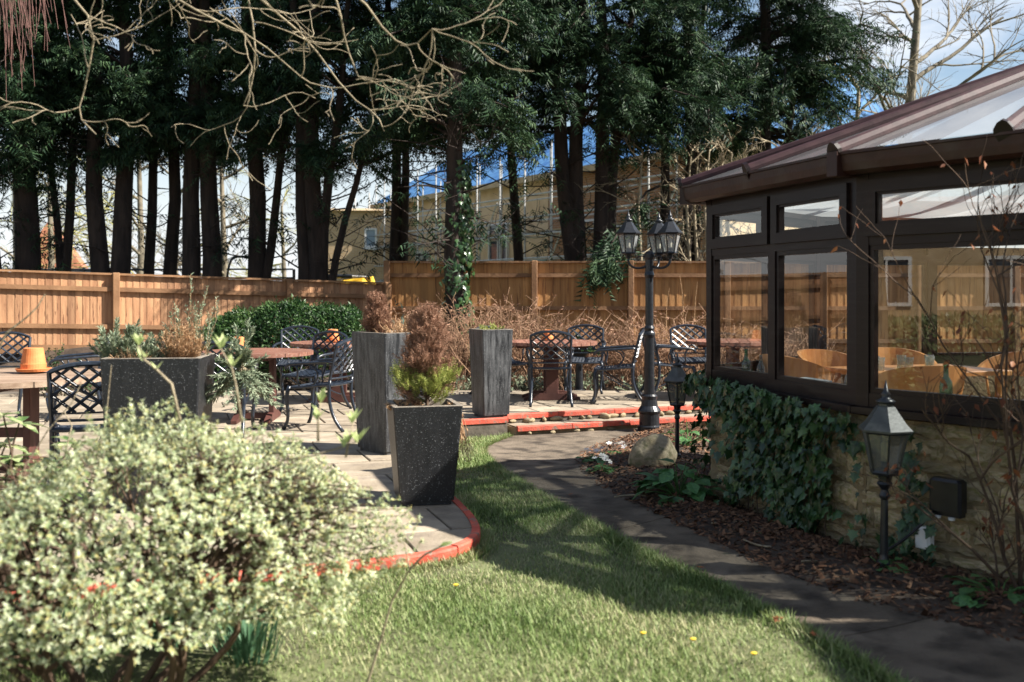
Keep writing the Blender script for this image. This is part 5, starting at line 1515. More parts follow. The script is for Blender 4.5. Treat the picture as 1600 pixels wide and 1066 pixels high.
# dead bracken like stems
def dead_clump(x, y, r, h, n, lb, lean=.35):
    z = gz(x, y); t = empty('dead_stem_clump', (x, y, z), 0, lb, 'dead plant', 'brown dead stems along the fence'); r_ = random.Random(lb); L = []; P, D = [], []
    for i in range(n):
        a = r_.uniform(0, 6.28); q_ = r * r_.random(); b = Vector((q_ * math.cos(a), q_ * math.sin(a), -.05)); hh = h * r_.uniform(.55, 1.1)
        e = b + Vector((r_.gauss(0, lean) * hh, r_.gauss(0, lean) * hh, hh)); p = wiggle(b, e, 4, .08, r_); L.append((p, .0065, .003))
        for k in range(2):
            q2 = p[r_.randint(2, 4)]; e2 = q2 + Vector((r_.uniform(-.3, .3), r_.uniform(-.3, .3), r_.uniform(-.15, .25))); L.append((wiggle(q2, e2, 2, .1, r_), .0045, .002))
            for _ in range(3): P.append(tuple(q2.lerp(e2, r_.random()))); D.append((r_.uniform(-1, 1), r_.uniform(-1, 1), r_.uniform(-.8, .8)))
    add_tubes(L, 3, 'stems', m_deadst, t); sz = rng.uniform(.03, .08, len(P)); o = np_mesh('dry_leaves', *scatter(*LEAF2, np.array(P), np.array(D), unit(len(P)), sz, sz * .3), m_deadcon, t); o['kind'] = 'stuff'
m_deadst = M('dead_stem', (.20, .11, .065), (.36, .22, .13), 6, .85, objrand=.1)
for i, (x, y, r, h, n) in enumerate([(-1.35, 15.5, .5, 1.15, 130), (-.45, 15.3, .55, 1.2, 170), (.3, 15.6, .5, 1.15, 150), (1.0, 15.3, .5, .85, 130), (1.75, 15.4, .5, .95, 150), (2.5, 15.3, .5, 1.0, 150), (3.3, 15.5, .5, .9, 120), (4.3, 15.4, .5, .85, 90), (-1.9, 15.2, .4, 1.0, 70)]):
    dead_clump(x, y, r, h, n, ['brown dead stem clump behind the tall scratched planter', 'thick brown dead stems right of the ivy trunk', 'brown dead stems above the pale streaked planter', 'low brown dead stems behind the centre chair', 'brown dead stems left of the lamp post', 'brown dead stems right of the lamp post', 'brown dead stems at the conservatory corner', 'dead stems seen through the angled window', 'sparse dead stems at the right end of the hedge'][i])
for i, (px, tx, ty) in enumerate(((1080, 1062, 430), (1050, 1046, 450), (1095, 1090, 440))):
    b = Vector(((px - 800) / F * 15.2, 15.2, gz(2.6, 15.2))); e = W(tx, ty, 15.2)
    mb = MB(); mb.tube(wiggle(b, e, 6, .04, r_), [.008, .007, .006, .005, .004, .003, .002], 4); tag(mb.build('dry_stalk', m_strawd, None), ['tall bent dry stalk against the golden fence', 'thin short dry stalk right of the lamp post', 'thin dry stalk at the conservatory edge'][i], 'stalk', 'dry stalks')
# urn with trailing plant behind the centre table
ux, uy = (905 - 800) / F * 14.4, 14.4
ur = empty('garden_urn', (ux, uy, gz(ux, uy)), 0, 'dark urn behind the centre table holding a trailing green plant', 'urn')
MB().lathe([(.14, 0), (.14, .10), (.06, .14), (.05, .55), (.09, .60), (.20, .78), (.22, .80), (.20, .80), (.05, .72)], 18).build('bowl', m_black, ur, smooth=False)
herb(ux, uy, gz(ux, uy) + .78, .30, .20, 1500, m_dkleaf, 'trailing green and white plant in the dark urn', 'trailing_plant', leaf=.05, wf=.5, stems=50, lower=.22)

# ------------------------------------------------------------ conifer trees
m_trunk = M('conifer_bark', (.018, .012, .009), (.045, .03, .022), 4, .95, .8, 14, stretch=(3, 3, .5))
m_con = leafmat('conifer_frond', [(.007, .020, .010), (.014, .036, .017), (.028, .062, .026), (.058, .10, .042)], .6, .12, spec=.25, nscale=.6)
m_trunkivy = m_ivy
def conifer(lb, x, y, stems, z0, z1, rad, nl, nsp, seed, low=None, ivy_=False, dead=10, spray=(.17, .33), y_off=0.0):
    z = gz(x, y) if y < 17 else -.05
    t = empty('cypress_tree', (x, y, z), 0, lb, 'tree', 'dark cypress trees behind the garden'); r_ = random.Random(seed)
    tr = MB(); axes = []
    for (dx, r0, lx1, h) in stems:
        pts = []; 
        for i in range(11):
            k = i / 10; pts.append(Vector((dx * .55 + dx * .45 * min(1, k * 3) + lx1 * k * k + .09 * math.sin(k * 6 + seed + dx * 9) + .03 * math.sin(k * 17 + seed * 3), .08 * math.sin(k * 7 + seed), -.1 + (h + .1) * k)))
        tr.tube(pts, [r0 * (1.25 if i == 0 else 1) * (1 - .78 * i / 10) for i in range(11)], 10); axes.append(pts)
    tr.build('trunk', m_trunk, t, smooth=True)
    L, P, D, U = [], [], [], []
    for i in range(nl):
        ax = axes[r_.randrange(len(axes))]; hz = z0 + (z1 - z0) * r_.random() ** 1.15; k = min(.99, hz / ax[-1].z); j = int(k * 10); s = ax[j].lerp(ax[min(10, j + 1)], k * 10 - j); s = Vector((s.x, s.y, hz))
        a = r_.uniform(0, 6.28); ln = rad * (1 - .45 * (hz - z0) / (z1 - z0)) * r_.uniform(.55, 1.1); rise = r_.uniform(-.12, .35)
        e = s + Vector((ln * math.cos(a), ln * math.sin(a), ln * rise)); pts = wiggle(s, e, 5, .07, r_, -.10)
        for q_ in range(4, 6): pts[q_] = pts[q_] - Vector((0, 0, .10 * ln * (q_ - 3)))
        L.append((pts, .035 * ln / 2 + .008, .008))
        for q_ in range(int(nsp * 1.7)):
            w = r_.uniform(.22, 1.0) ** .8 * 5; i0 = min(4, int(w)); v = pts[i0].lerp(pts[i0 + 1], w - i0); dd = (pts[i0 + 1] - pts[i0]).normalized()
            v = v + Vector((r_.gauss(0, .13), r_.gauss(0, .13), r_.gauss(-.03, .10)))
            P.append(tuple(v)); D.append((dd.x + r_.uniform(-.9, .9), dd.y + r_.uniform(-.9, .9), r_.uniform(-.85, .15))); U.append((r_.uniform(-.5, .5), r_.uniform(-.5, .5), 1))
    for i in range(dead):   # dead lower twigs
        ax = axes[r_.randrange(len(axes))]; hz = r_.uniform(1.6, z0 + .3); s = ax[int(min(.99, hz / ax[-1].z) * 10)].copy(); s.z = hz; a = r_.uniform(0, 6.28); ln = r_.uniform(.5, 1.5)
        e = s + Vector((ln * math.cos(a), ln * math.sin(a), ln * r_.uniform(-.2, .8))); p = wiggle(s, e, 5, .12, r_); L.append((p, .016, .004))
        if r_.random() < .5:
            for q_ in range(9):
                P.append(tuple(p[r_.randint(3, 5)] + Vector((r_.gauss(0, .12), r_.gauss(0, .12), r_.gauss(-.05, .10))))); D.append((r_.uniform(-1, 1), r_.uniform(-1, 1), r_.uniform(-.9, .1))); U.append((0, .2, 1))
        for q_ in range(4):
            b = p[r_.randint(2, 5)]; L.append((wiggle(b, b + Vector((r_.uniform(-.5, .5), r_.uniform(-.5, .5), r_.uniform(-.2, .5))), 3, .1, r_), .007, .003))
    add_tubes(L, 4, 'limbs', m_trunk, t)
    sz = rng.uniform(*spray, len(P)); o = np_mesh('crown', *scatter(*FROND, np.array(P), np.array(D), np.array(U), sz), m_con, t); o['kind'] = 'stuff'
    if ivy_:
        n = 1500; a = rng.uniform(0, 6.28, n); h = rng.uniform(.0, 3.6, n) ; keep = (np.sin(a * 2 + h * 3) > -.3) | (h > 1.7); a, h = a[keep], h[keep]
        rr = stems[0][1] * (1 - .1 * h) + .03 + np.abs(rng.normal(0, .035, len(a))); N = np.stack([np.cos(a), np.sin(a), 0 * a], -1); sz = rng.uniform(.07, .12, len(a))
        o = np_mesh('ivy_leaves', *scatter(*IVT, np.stack([rr * np.cos(a) + stems[0][0] * .6, rr * np.sin(a), h], -1), np.stack([rng.uniform(-.5, .5, len(a)), rng.uniform(-.5, .5, len(a)), -1 + 0 * a], -1), N + unit(len(a)) * .4, sz), m_ivy, t); o['kind'] = 'stuff'
    return t
def PXx(px, Y): return (px - 800) / F * Y
TREES = [  # label, px, Y, stems [(dx, r, lean, h)], crown bottom, top, radius, limbs, sprays, seed
    ('cypress with the thickest single trunk near the left edge', 35, 18.6, [(0, .27, .0, 11)], 4.3, 10.5, 1.5, 85, 55, 1),
    ('cypress cut off by the left edge of the picture', -14, 18.3, [(0, .2, -.1, 11)], 3.6, 10.5, 1.6, 80, 50, 2),
    ('cypress with two thin curved stems behind the left fence', 108, 19.2, [(-.22, .09, -.35, 9), (.08, .11, .05, 10)], 3.7, 9.5, 1.3, 70, 50, 3),
    ('twin stemmed cypress with ivy specks left of centre row', 172, 18.8, [(-.2, .2, -.15, 11), (.2, .21, .1, 11)], 4.4, 10.5, 1.6, 90, 55, 4),
    ('slender cypress between two thicker twin trunks', 250, 19.4, [(-.14, .12, -.1, 10), (.16, .15, .12, 11)], 4.1, 10.5, 1.5, 80, 55, 5),
    ('cypress with two thick trunks growing side by side', 312, 18.8, [(-.17, .20, -.08, 11), (.17, .21, .06, 11)], 4.2, 10.5, 1.6, 90, 55, 6),
    ('cypress with a slanting side stem right of its trunk', 398, 19.0, [(-.05, .2, -.05, 11), (.30, .11, .9, 8)], 4.1, 10.5, 1.6, 90, 55, 7),
    ('cypress whose stout trunk forks into several stems above the fence', 492, 18.3, [(-.28, .15, -.2, 10), (.0, .21, .2, 11), (.22, .12, .55, 9), (.30, .09, 1.5, 7)], 3.7, 10.5, 1.8, 100, 55, 8),
    ('ivy clad cypress standing in front of the golden fence', 717, 16.3, [(0, .19, .0, 10)], 3.9, 9.5, 1.7, 90, 55, 9),
    ('many stemmed cypress behind the golden fence left of the lamp post', 912, 18.6, [(-.35, .2, -.35, 10), (-.05, .19, -.1, 11), (.25, .19, .3, 10.5), (.4, .15, 1.1, 9)], 4.3, 10.5, 2.2, 115, 58, 10),
    ('cypress behind the lamp post lanterns with a low drooping branch', 1062, 19.2, [(-.2, .12, -.1, 10), (.1, .14, .15, 11), (.35, .10, .3, 10)], 4.3, 10.5, 2.0, 95, 58, 11),
    ('rightmost cypress with boughs reaching over the conservatory roof', 1190, 20.6, [(0, .2, .1, 12), (.4, .12, .5, 9)], 4.0, 11, 2.3, 115, 58, 12),
    ('cypress filling the gap behind the ivy clad tree', 620, 20.8, [(-.1, .14, -.1, 11), (.2, .12, .3, 10)], 4.8, 11, 1.8, 85, 50, 13),
    ('cypress crown high between the ivy tree and the many stemmed one', 805, 21.0, [(0, .13, .0, 11)], 5.0, 11, 2.0, 95, 50, 14),
]
for (lb, px, Y, st_, z0, z1, rad, nl, nsp, sd) in TREES:
    conifer(lb, PXx(px, Y), Y, st_, z0, z1, rad, nl, nsp, sd, ivy_=(sd == 9), dead=34 if sd in (8, 10, 11, 9) else 16)
# low drooping bough by the lanterns (belongs to the tree behind the lamp post)
lowt = [o for o in bpy.data.objects if o.get('label', '').startswith('cypress behind the lamp post')][0]
b0 = Vector(lowt.location); r_ = random.Random(77)
lp_ = [W(1010, 300, 19.0) - b0, W(985, 340, 18.0) - b0, W(965, 365, 17.2) - b0, W(945, 400, 16.9) - b0, W(935, 425, 16.85) - b0]
add_tubes([([Vector((-.1, 0, 3.6))] + lp_, .03, .006)], 5, 'low_bough', m_trunk, lowt)
P, D = [], []
for k in range(230):
    s = (r_.random() ** .7) * 4; i0 = min(3, int(s)); v = lp_[i0].lerp(lp_[i0 + 1], s - i0); P.append(tuple(v + Vector((r_.gauss(0, .12), r_.gauss(0, .12), r_.gauss(-.05, .08))))); D.append((r_.uniform(-.7, .7), r_.uniform(-.7, .4), -1))
o = np_mesh('low_fronds', *scatter(*FROND, np.array(P), np.array(D), unit(len(P)), rng.uniform(.2, .36, len(P))), m_con, lowt); o['kind'] = 'stuff'

# ------------------------------------------------------------ bare trees
def bare_tree(name, lb, x, y, z, trunk, r0, nb, L, mat, seed, gnarl=.18, depth=3, droop=0.0, cat_='tree', z_from=.35, kids=4, group=None):
    t = empty(name, (x, y, z), 0, lb, cat_, group); r_ = random.Random(seed); A, B = [], []
    tr = [Vector(p) for p in trunk]; A.append((tr, r0, r0 * .35))
    def gr(p, d, L_, r, dp):
        pts = [Vector(p)]; d = Vector(d).normalized()
        for i in range(7):
            d = (d + Vector((r_.uniform(-gnarl, gnarl), r_.uniform(-gnarl, gnarl), r_.uniform(-gnarl, gnarl) - droop))).normalized(); pts.append(pts[-1] + d * L_ / 7)
        (A if dp < 1 else B).append((pts, r, r * .45))
        if dp < depth:
            for k in range(kids):
                i0 = r_.randint(2, 7); dd = d + Vector((r_.uniform(-.9, .9), r_.uniform(-.9, .9), r_.uniform(-.5, .8))); gr(pts[i0], dd, L_ * r_.uniform(.4, .65), r * .5, dp + 1)
    for i in range(nb):
        k = z_from + (1 - z_from) * i / max(1, nb - 1); j = min(len(tr) - 2, int(k * (len(tr) - 1))); s = tr[j].lerp(tr[j + 1], k * (len(tr) - 1) - j); a = r_.uniform(0, 6.28)
        gr(s, (math.cos(a), math.sin(a), r_.uniform(.3, 1.0)), L * r_.uniform(.7, 1.1) * (1.2 - .6 * k), r0 * .35, 0)
    add_tubes(A, 6, 'trunk', m_greybark if mat is m_yelltwig else mat, t); add_tubes(B, 3, 'twigs', mat, t); return t
m_greybark = M('grey_bark', (.10, .085, .06), (.20, .17, .12), 6, .9, .4)
m_yelltwig = M('yellow_green_twigs', (.20, .20, .06), (.34, .32, .12), 6, .8)
bare_tree('bare_tree', 'tall bare deciduous tree against the sky above the conservatory roof', PXx(1424, 23), 23, -.05, [(0, 0, 0), (.05, 0, 2.5), (-.1, 0, 5), (.12, 0, 7.5), (.3, 0, 10)], .17, 15, 3.4, m_greybark, 5, z_from=.42)
bare_tree('bare_tree', 'smaller bare tree beside the rightmost cypress', PXx(1335, 22.5), 22.5, -.05, [(0, 0, 0), (-.05, 0, 3), (.1, 0, 6)], .12, 7, 2.2, m_palebark, 15, z_from=.4)
for i, (px, Y, h, m_) in enumerate([(75, 30, 6, m_yelltwig), (215, 28, 6.5, m_yelltwig), (150, 34, 6, m_greybark), (270, 33, 6, m_yelltwig), (345, 26, 5, m_greybark), (440, 36, 4.5, m_yelltwig), (20, 36, 7, m_yelltwig)]):
    bare_tree('bare_tree', ['yellow twigged bare tree beside the red roofed house', 'pale willow like bare tree between the twin trunks', 'grey bare tree far behind the left trunks', 'yellow green bare tree behind the two thick trunks', 'thin grey bare tree right of the two thick trunks', 'low yellow bush like bare tree behind the metal gate', 'yellow bare tree at the far left edge'][i],
              PXx(px, Y), Y, -.05, [(0, 0, 0), (.1, 0, h * .4), (0, 0, h)], .13, 9, h * .42, m_, 30 + i, z_from=.15, droop=.05 if m_ is m_yelltwig else 0, kids=4)
# pale bare stems behind the golden fence on the right
for i, px in enumerate((1000, 1078, 1092, 1104, 1128, 1145, 1220, 1258)):
    bare_tree('young_bare_tree', ['leftmost', 'second', 'third', 'fourth', 'fifth', 'sixth', 'seventh', 'rightmost'][i] + ' of the pale thin stems behind the golden fence near the conservatory', PXx(px, 18.2), 18.2 + .15 * (i % 3), -.05, [(0, 0, 0), (.04, 0, 1.6), (-.03, 0, 3.0), (.05, 0, 4.0)], .045, 12, .9, m_palebark, 60 + i, z_from=.25, depth=2, group='pale thin stems behind the fence')
# overhanging contorted branches, trunk outside the picture on the left
ot = empty('contorted_tree', (-4.3, 4.6, gz(-4.3, 4.6)), 0, 'pale contorted bare branches hanging into the top left of the picture', 'tree'); ob = Vector(ot.location); r_ = random.Random(19)
A, B, bud = [], [], []
A.append(([Vector((0, 0, -.1)), Vector((.1, 0, 1.2)), Vector((.3, .1, 2.4)), Vector((.7, .2, 3.4))], .13, .07))
def Wt(px, py, Y): return W(px, py, Y) - ob
def curl(p, d, L_, r, dp):
    pts = [Vector(p)]; d = Vector(d).normalized(); turn = Vector((r_.uniform(-1, 1), r_.uniform(-.4, .4), r_.uniform(-.2, 1))) * .30
    for i in range(9):
        d = (d + turn + Vector((r_.uniform(-.28, .28), r_.uniform(-.2, .2), r_.uniform(-.2, .2)))).normalized(); pts.append(pts[-1] + d * L_ / 9)
        if i == 4: turn = -turn * r_.uniform(.2, 1)
    B.append((pts, r, max(.0018, r * .55))); bud.append((pts[-1], d))
    if dp < 2:
        for k in range(3 if dp == 0 else 1):
            i0 = r_.randint(3, 8); curl(pts[i0], d + Vector((r_.uniform(-1, 1), r_.uniform(-.4, .4), r_.uniform(-.9, .5))), L_ * r_.uniform(.4, .75), r * .62, dp + 1)
mains = [[(-40, -220), (120, -130), (230, -30), (330, 30), (400, 60), (470, 120)], [(0, -200), (200, -120), (340, -60), (420, 10), (480, 60), (545, 150), (590, 180), (600, 205)], [(60, -220), (300, -150), (450, -80), (560, -10), (610, 60), (645, 75), (675, 45)],
         [(-60, -200), (60, -120), (100, -20), (150, 40), (135, 130), (120, 180), (150, 210)], [(40, -200), (250, -110), (380, -40), (400, 60), (395, 130), (380, 165)], [(100, -220), (350, -140), (500, -70), (530, 10), (540, 70), (560, 120)]]
for mi_2, ml in enumerate(mains):
    Y = 4.6 + .25 * math.sin(mi_2 * 2.1); pts = [Vector((.7, .2, 3.4))] + [Wt(px, py, Y + .08 * math.sin(k * 1.7)) for k, (px, py) in enumerate(ml)]; pts = [Vector(p) for p in smooth_line(pts, 1)]
    A.append((pts, .008, .0024))
    for k in range(6):
        i0 = r_.randint(len(pts) // 2 - 1, len(pts) - 1); curl(pts[i0], (r_.uniform(-.2, 1), r_.uniform(-.4, .4), r_.uniform(-.9, .3)), r_.uniform(.22, .48), .0029, 0)
add_tubes(A, 7, 'trunk', m_palebark, ot); add_tubes(B, 4, 'twigs', m_palebark, ot)
# reddish weeping twigs at the very left
wt = empty('weeping_birch', (-5.6, 6.4, gz(-5.6, 6.4)), 0, 'reddish weeping twigs hanging at the top left corner', 'tree'); ob = Vector(wt.location); L = []
L.append(([Vector((0, 0, -.1)), Vector((.2, 0, 2)), Vector((.6, 0, 3.6)), Vector((1.2, 0, 4.2)), W(10, -190, 6.2) - ob, W(70, -150, 6.2) - ob], .10, .02)); L2 = []
for i in range(75):
    px = r_.uniform(-30, 72); top = W(px, r_.uniform(-190, -120), 6.2 + r_.uniform(-.3, .3)) - ob; ln = r_.uniform(.55, 1.25) * (1 - .35 * max(0, px) / 75)
    L2.append((wiggle(top, top + Vector((r_.uniform(.0, .18), r_.uniform(-.1, .1), -ln)), 6, .03, r_), .004, .002))
add_tubes(L, 7, 'trunk', m_bark, wt); add_tubes(L2, 3, 'twigs', m_redtwig, wt)

# ------------------------------------------------------------ buildings behind
def brickmat(name, c1, c2, cm, scale=1.0):
    m, n, l, b = nodes_of(name); b.inputs['Roughness'].default_value = .9
    t = n.new('ShaderNodeTexCoord'); mp_ = n.new('ShaderNodeMapping'); mp_.inputs['Rotation'].default_value = (R(90), 0, 0); l.new(t.outputs['Object'], mp_.inputs['Vector'])
    br = n.new('ShaderNodeTexBrick'); br.inputs['Color1'].default_value = (*c1, 1); br.inputs['Color2'].default_value = (*c2, 1); br.inputs['Mortar'].default_value = (*cm, 1)
    br.inputs['Scale'].default_value = 1; br.inputs['Brick Width'].default_value = .225 * scale; br.inputs['Row Height'].default_value = .075 * scale; br.inputs['Mortar Size'].default_value = .01; l.new(mp_.outputs[0], br.inputs['Vector'])
    l.new(br.outputs['Color'], b.inputs['Base Color']); return m
m_brick = brickmat('buff_brick', (.56, .38, .20), (.47, .31, .155), (.50, .41, .30)); m_brick2 = brickmat('orange_brick', (.40, .20, .09), (.32, .15, .07), (.35, .27, .2))
m_render = M('sand_block', (.64, .46, .28), (.74, .56, .36), 2, .9)
m_tarp = M('blue_tarp', (.02, .10, .30), (.10, .26, .48), 4, .5, .8, 5)
m_galv = M('scaffold_steel', (.38, .38, .37), (.55, .55, .53), 8, .5, metal=.2)
m_boardw = M('scaffold_board', (.33, .24, .14), (.45, .34, .2), 3, .8)
m_wing = M('window_dark_glass', (.02, .03, .04), (.05, .07, .09), 2, .1)
m_wframe = M('white_window_frame', (.68, .68, .66), (.75, .75, .73), 5, .5)
m_teal = M('teal_wrap', (.10, .33, .34), (.18, .45, .45), 3, .6)
A2, B2 = Vector((-5.8, 45.0)), Vector((5.6, 26.5)); dB = (B2 - A2); LB = dB.length; rzB = math.atan2(dB.y, dB.x)
hs = empty('unfinished_house', (A2.x, A2.y, -.05), rzB, 'buff brick house under construction with blue tarpaulin roof', 'house')
HE = 5.4
MB().box((LB / 2, 4.0, HE / 2), (LB, 8.0, HE)).build('wall', m_render, hs)
MB().box((LB * .80, -.03, HE / 2), (LB * .36, .06, HE - .05)).build('brick_facing', m_brick2, hs)
rf = MB(); rf.add([(-.4, -.5, HE - .1), (LB + .4, -.5, HE - .1), (LB + .4, 4, HE + 2.6), (-.4, 4, HE + 2.6), (-.4, 8.5, HE - .1), (LB + .4, 8.5, HE - .1)], [(0, 1, 2, 3), (3, 2, 5, 4), (0, 3, 4), (1, 5, 2)])
rfo = rf.build('roof', m_tarp, hs); MB().box((LB / 2, -.55, HE - .16), (LB + .8, .08, .2)).build('fascia', m_boardw, rfo)
for (u, z, w, h, mt) in [(4.0, 2.4, 1.0, 1.3, m_wing), (7.2, 2.7, 1.1, 1.5, m_wing), (10.2, 3.1, 1.2, 1.5, m_wing), (12.9, 1.5, .7, 1.9, m_teal), (15.5, 3.0, 1.2, 1.3, m_wing), (18.5, 1.7, 1.2, 1.3, m_wing)]:
    f_ = MB(); t_ = .07
    f_.box((u, -.055, z - h / 2 - t_ / 2), (w + 2 * t_, .1, t_)); f_.box((u, -.055, z + h / 2 + t_ / 2), (w + 2 * t_, .1, t_)); f_.box((u - w / 2 - t_ / 2, -.055, z), (t_, .1, h)); f_.box((u + w / 2 + t_ / 2, -.055, z), (t_, .1, h)); f_.box((u, -.055, z), (.05, .09, h))
    fo = f_.build('window', m_wframe if mt is m_wing else m_teal, hs); MB().box((u, -.035, z), (w, .03, h)).build('pane', mt, fo)
# left block of the same site
lb_ = empty('brick_house', (PXx(548, 42), 42.0, -.05), R(0), 'plain buff brick end wall with one small white window', 'house')
MB().box((0, 3, 2.42), (3.5, 6, 4.85)).build('wall', m_brick, lb_)
MB().add([(-1.95, -.25, 4.84), (1.95, -.25, 4.84), (1.95, 6.25, 4.84), (-1.95, 6.25, 4.84), (-1.95, 3, 5.2), (1.95, 3, 5.2)], [(0, 1, 5, 4), (2, 3, 4, 5), (0, 4, 3), (1, 2, 5), (0, 3, 2, 1)]).build('roof', m_boardw, lb_)
wz = 1.38 + (456 - 370) * 42 / F; wf_ = MB()
for dx in (-.22, .22): wf_.box((.85 + dx, -.04, wz), (.07, .09, .8))
for dz in (-.37, .37): wf_.box((.85, -.04, wz + dz), (.37, .09, .07))
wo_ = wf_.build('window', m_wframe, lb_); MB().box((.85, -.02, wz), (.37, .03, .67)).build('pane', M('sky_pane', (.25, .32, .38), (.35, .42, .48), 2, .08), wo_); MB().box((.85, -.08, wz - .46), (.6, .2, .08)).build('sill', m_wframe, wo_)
# scaffolding
sc = empty('scaffold', (A2.x, A2.y, -.05), rzB, 'steel tube scaffolding standing along the unfinished house', 'scaffold'); r_ = random.Random(6)
for i in range(14):
    u = .4 + i * 1.55
    for v in (-.55, -1.55): MB().tube([(u, v, 0), (u, v, HE + .3 + r_.uniform(-.3, .7))], .03, 6).build('standard', m_galv, sc)
    for z in (1.9, 3.3): MB().tube([(u, -.35, z), (u, -1.75, z)], .026, 5).build('transom', m_galv, sc)
for z in (1.85, 2.5, 3.25, 3.8, 4.5):
    for v in (-.58, -1.58): MB().tube([(0, v, z), (LB, v, z)], .026, 6).build('ledger', m_galv, sc)
for z in (1.93, 3.33):
    for j in range(3):
        for k in range(5): MB().box((2.2 + k * 4.2, -.75 - j * .26, z + .03), (4.1, .24, .045)).build('board', m_boardw, sc)
for k in range(5): MB().tube([(.4 + k * 4.6, -1.6, 0), (3.5 + k * 4.6, -1.6, 4.4)], .026, 6).build('brace', m_galv, sc)
# red roofed house far left
m_tile = M('red_tiles', (.30, .11, .06), (.42, .17, .09), 4, .85, .4, 20)
rh = empty('red_roofed_house', (PXx(78, 48), 48, -.05), R(20), 'small house with steep red tiled roof between the left trunks', 'house')
MB().box((0, 2.5, 1.1), (3.0, 5, 2.2)).build('wall', m_brick2, rh)
MB().add([(-1.8, -.3, 2.1), (1.8, -.3, 2.1), (1.8, 5.3, 2.1), (-1.8, 5.3, 2.1), (0, -.3, 4.9), (0, 5.3, 4.9)], [(0, 4, 5, 3), (1, 2, 5, 4), (0, 1, 4), (3, 5, 2), (0, 3, 2, 1)]).build('roof', m_tile, rh)
fo = MB().box((0, -.05, 1.3), (.9, .1, 1.0)).build('window', m_wframe, rh); MB().box((0, -.11, 1.3), (.74, .03, .84)).build('pane', m_wing, fo)
# metal gate and rails behind the left fence
mg = empty('metal_gate', (PXx(405, 23), 23, -.05), 0, 'black tubular metal gate with rounded top behind the left fence', 'gate')
for z in (1.55, 1.75, 1.95): MB().tube([(-.75, 0, z), (.78, 0, z)], .022, 6).build('bar', m_black, mg)
MB().tube(bez([(-.78, 0, 0), (-.78, 0, 2.0), (-.74, 0, 2.22), (-.5, 0, 2.24)], 8) + [Vector((-.1, 0, 2.24))] + bez([(-.02, 0, 2.24), (.08, 0, 2.22), (.1, 0, 2.1), (.1, 0, 0)], 8), .028, 8).build('hoop', m_black, mg)
for x in (.8,): MB().tube([(x, 0, 0), (x, 0, 1.95)], .035, 8).build('post', m_black, mg)
rl = empty('metal_railing', (PXx(230, 23.5), 23.5, -.05), 0, 'long black double rail fence between the tree trunks', 'railing')
for z in (1.62, 1.95): MB().tube([(-3.6, 0, z), (1.7, 0, z)], .028, 6).build('rail', m_black, rl)
for i in range(6): MB().tube([(-3.5 + i, 0, 0), (-3.5 + i, 0, 2.0)], .03, 6).build('post', m_black, rl)
# digger parked behind the fence
m_yel2 = M('digger_yellow', (.70, .40, .02), (.78, .48, .04), 4, .5, c3=(.25, .15, .05), s3=8)
dg = empty('yellow_digger', (PXx(545, 24), 24, -.05), 0, 'yellow digger arm showing above the left fence', 'digger')
MB().bbox((-.35, .5, .75), (2.2, 1.5, .7), .05).build('body', m_yel2, dg)
MB().tube([(-.5, -.1, 1.15), (-.1, -.1, 1.62), (.35, -.1, 1.66), (.55, -.1, 1.55)], [.10, .12, .12, .09], 8).build('boom', m_yel2, dg)
MB().tube([(.52, -.1, 1.78), (.60, -.1, 1.5), (.72, -.1, .9), (.75, -.1, .4)], [.08, .10, .08, .06], 8).build('dipper_arm', m_yel2, dg)
MB().tube([(-.55, -.12, 1.80), (.1, -.12, 1.80)], .045, 8).build('hydraulic_ram', m_black, dg); MB().tube([(.1, -.12, 1.80), (.5, -.12, 1.78)], .025, 8).build('ram_rod', m_galv, dg)
MB().bbox((.78, -.1, .22), (.4, .5, .4), .04).build('bucket', m_black, dg)
for yy in (0, 1.0): MB().bbox((-.35, yy, .22), (2.3, .35, .44), .1).build('track', m_blk, dg)
# parked car, only its roof shows
m_car = M('silver_car_paint', (.35, .37, .40), (.38, .40, .43), 3, .25, metal=.4)
cr = empty('parked_car', (PXx(128, 25), 25, -.05), R(8), 'silver car roof just above the left fence between trunks', 'car')
prof = [(-2.0, .35), (-2.05, .8), (-1.3, .95), (-.7, 1.42), (.7, 1.46), (1.5, 1.0), (2.0, .9), (2.05, .35)]
cb_ = MB(); n = len(prof); cb_.add([(x, -.8, z + .55) for x, z in prof] + [(x, .8, z + .55) for x, z in prof], [tuple(range(n)), tuple(range(2 * n - 1, n - 1, -1))] + [((i + 1) % n, i, n + i, n + (i + 1) % n) for i in range(n)]); cb_.build('body', m_car, cr)
MB().add([(-.95, -.81, 1.55), (.95, -.81, 1.6), (.6, -.81, 1.95), (-.65, -.81, 1.92)], [(0, 1, 2, 3)]).build('side_window', m_wing, cr)
for x in (-1.3, 1.3):
    for y in (-.75, .75): MB().tube([(x, y - .1, .5), (x, y + .1, .5)], .5, 14).build('wheel', m_blk, cr)

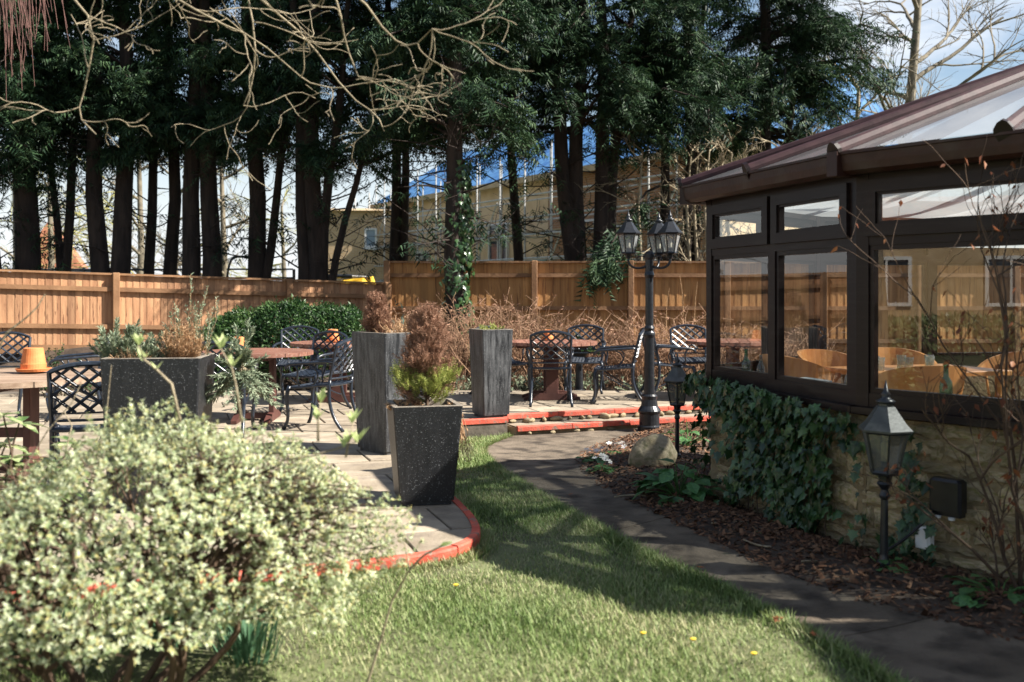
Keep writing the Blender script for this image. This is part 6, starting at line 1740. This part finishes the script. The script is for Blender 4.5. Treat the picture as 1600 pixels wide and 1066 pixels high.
# ------------------------------------------------------------ house across the garden (mirrored in the windows) and the wing behind the conservatory
m_cot = M('cotswold_stone', (.44, .31, .16), (.56, .42, .24), 5, .9, .4, 20)
ct = empty('stone_cottage', (-19.5, .5, -.1), 0, 'yellow stone cottage with white windows, mirrored in the large window', 'house')
MB().box((-3, 0, 1.65), (6, 13, 3.3)).build('wall', m_cot, ct)
MB().add([(-6.3, -6.8, 3.28), (.3, -6.8, 3.28), (.3, 6.8, 3.28), (-6.3, 6.8, 3.28), (-3, -6.8, 4.2), (-3, 6.8, 4.2)], [(0, 1, 4), (2, 3, 5), (1, 2, 5, 4), (3, 0, 4, 5), (0, 3, 2, 1)]).build('roof', m_tile, ct)
for y in (-4.2, -1.4, 1.6, 4.4):
    for z in (1.75,):
        f_ = MB(); w, h, t_ = 1.15, 1.2, .09
        f_.box((.05, y, z - h / 2), (.12, w + t_, t_)); f_.box((.05, y, z + h / 2), (.12, w + t_, t_)); f_.box((.05, y - w / 2, z), (.12, t_, h - t_)); f_.box((.05, y + w / 2, z), (.12, t_, h - t_)); f_.box((.05, y, z), (.1, .06, h - t_))
        fo = f_.build('window', m_wframe, ct); MB().box((.02, y, z), (.05, w - t_, h - t_)).build('pane', m_wing, fo)
wg = empty('restaurant_wing', (8.25, 7.0, -.1), 0, 'stone wing of the building that the conservatory is built against', 'building')
MB().box((2.6, 0, 1.55), (4.6, 9.6, 3.1)).build('wall', m_cot, wg)
MB().add([(.1, -5.0, 3.08), (5.1, -5.0, 3.08), (5.1, 5.0, 3.08), (.1, 5.0, 3.08), (2.6, -5.0, 4.3), (2.6, 5.0, 4.3)], [(0, 1, 4), (2, 3, 5), (1, 2, 5, 4), (3, 0, 4, 5), (0, 3, 2, 1)]).build('roof', m_tile, wg)

tw = empty('added_shade_wing', (5.9, 3.5, -.1), 0, 'added unseen wing shading the path at the lower right', 'building')  # unseen wing, added only to throw shade over the lower right path
MB().box((3.0, -4.2, 2.1), (6.0, 8.4, 4.2)).build('wall', m_cot, tw)
MB().add([(-.25, -8.6, 4.18), (6.2, -8.6, 4.18), (6.2, .1, 4.18), (-.25, .1, 4.18), (3.0, -8.6, 5.6), (3.0, .1, 5.6)], [(0, 1, 4), (2, 3, 5), (1, 2, 5, 4), (3, 0, 4, 5), (0, 3, 2, 1)]).build('roof', m_tile, tw)
for y in (-1.6, -4.2, -6.6):
    f_ = MB(); f_.box((-.03, y, 1.0), (.1, 1.2, .08)); f_.box((-.03, y, 2.2), (.1, 1.2, .08)); f_.box((-.03, y - .56, 1.6), (.1, .08, 1.12)); f_.box((-.03, y + .56, 1.6), (.1, .08, 1.12)); f_.box((-.03, y, 1.6), (.08, .05, 1.12))
    fo = f_.build('window', m_wframe, tw); MB().box((-.01, y, 1.6), (.05, 1.04, 1.12)).build('pane', m_wing, fo)

fh = empty('flowering_hedge', (-17.0, .6, -.07), R(90), 'low flowering hedge in front of the stone cottage, mirrored in the large window', 'hedge')
def fh_fn(n):
    P_, N_ = hedge_fn(n); P_[:, 0] *= 4.2; return P_ * np.array([1, 1, .8]), N_
blob_foliage(fh, 9000, fh_fn, .12, .5, m_cream)
MB().box((0, 0, .25), (10, .5, .5)).build('stems', m_bark, fh)
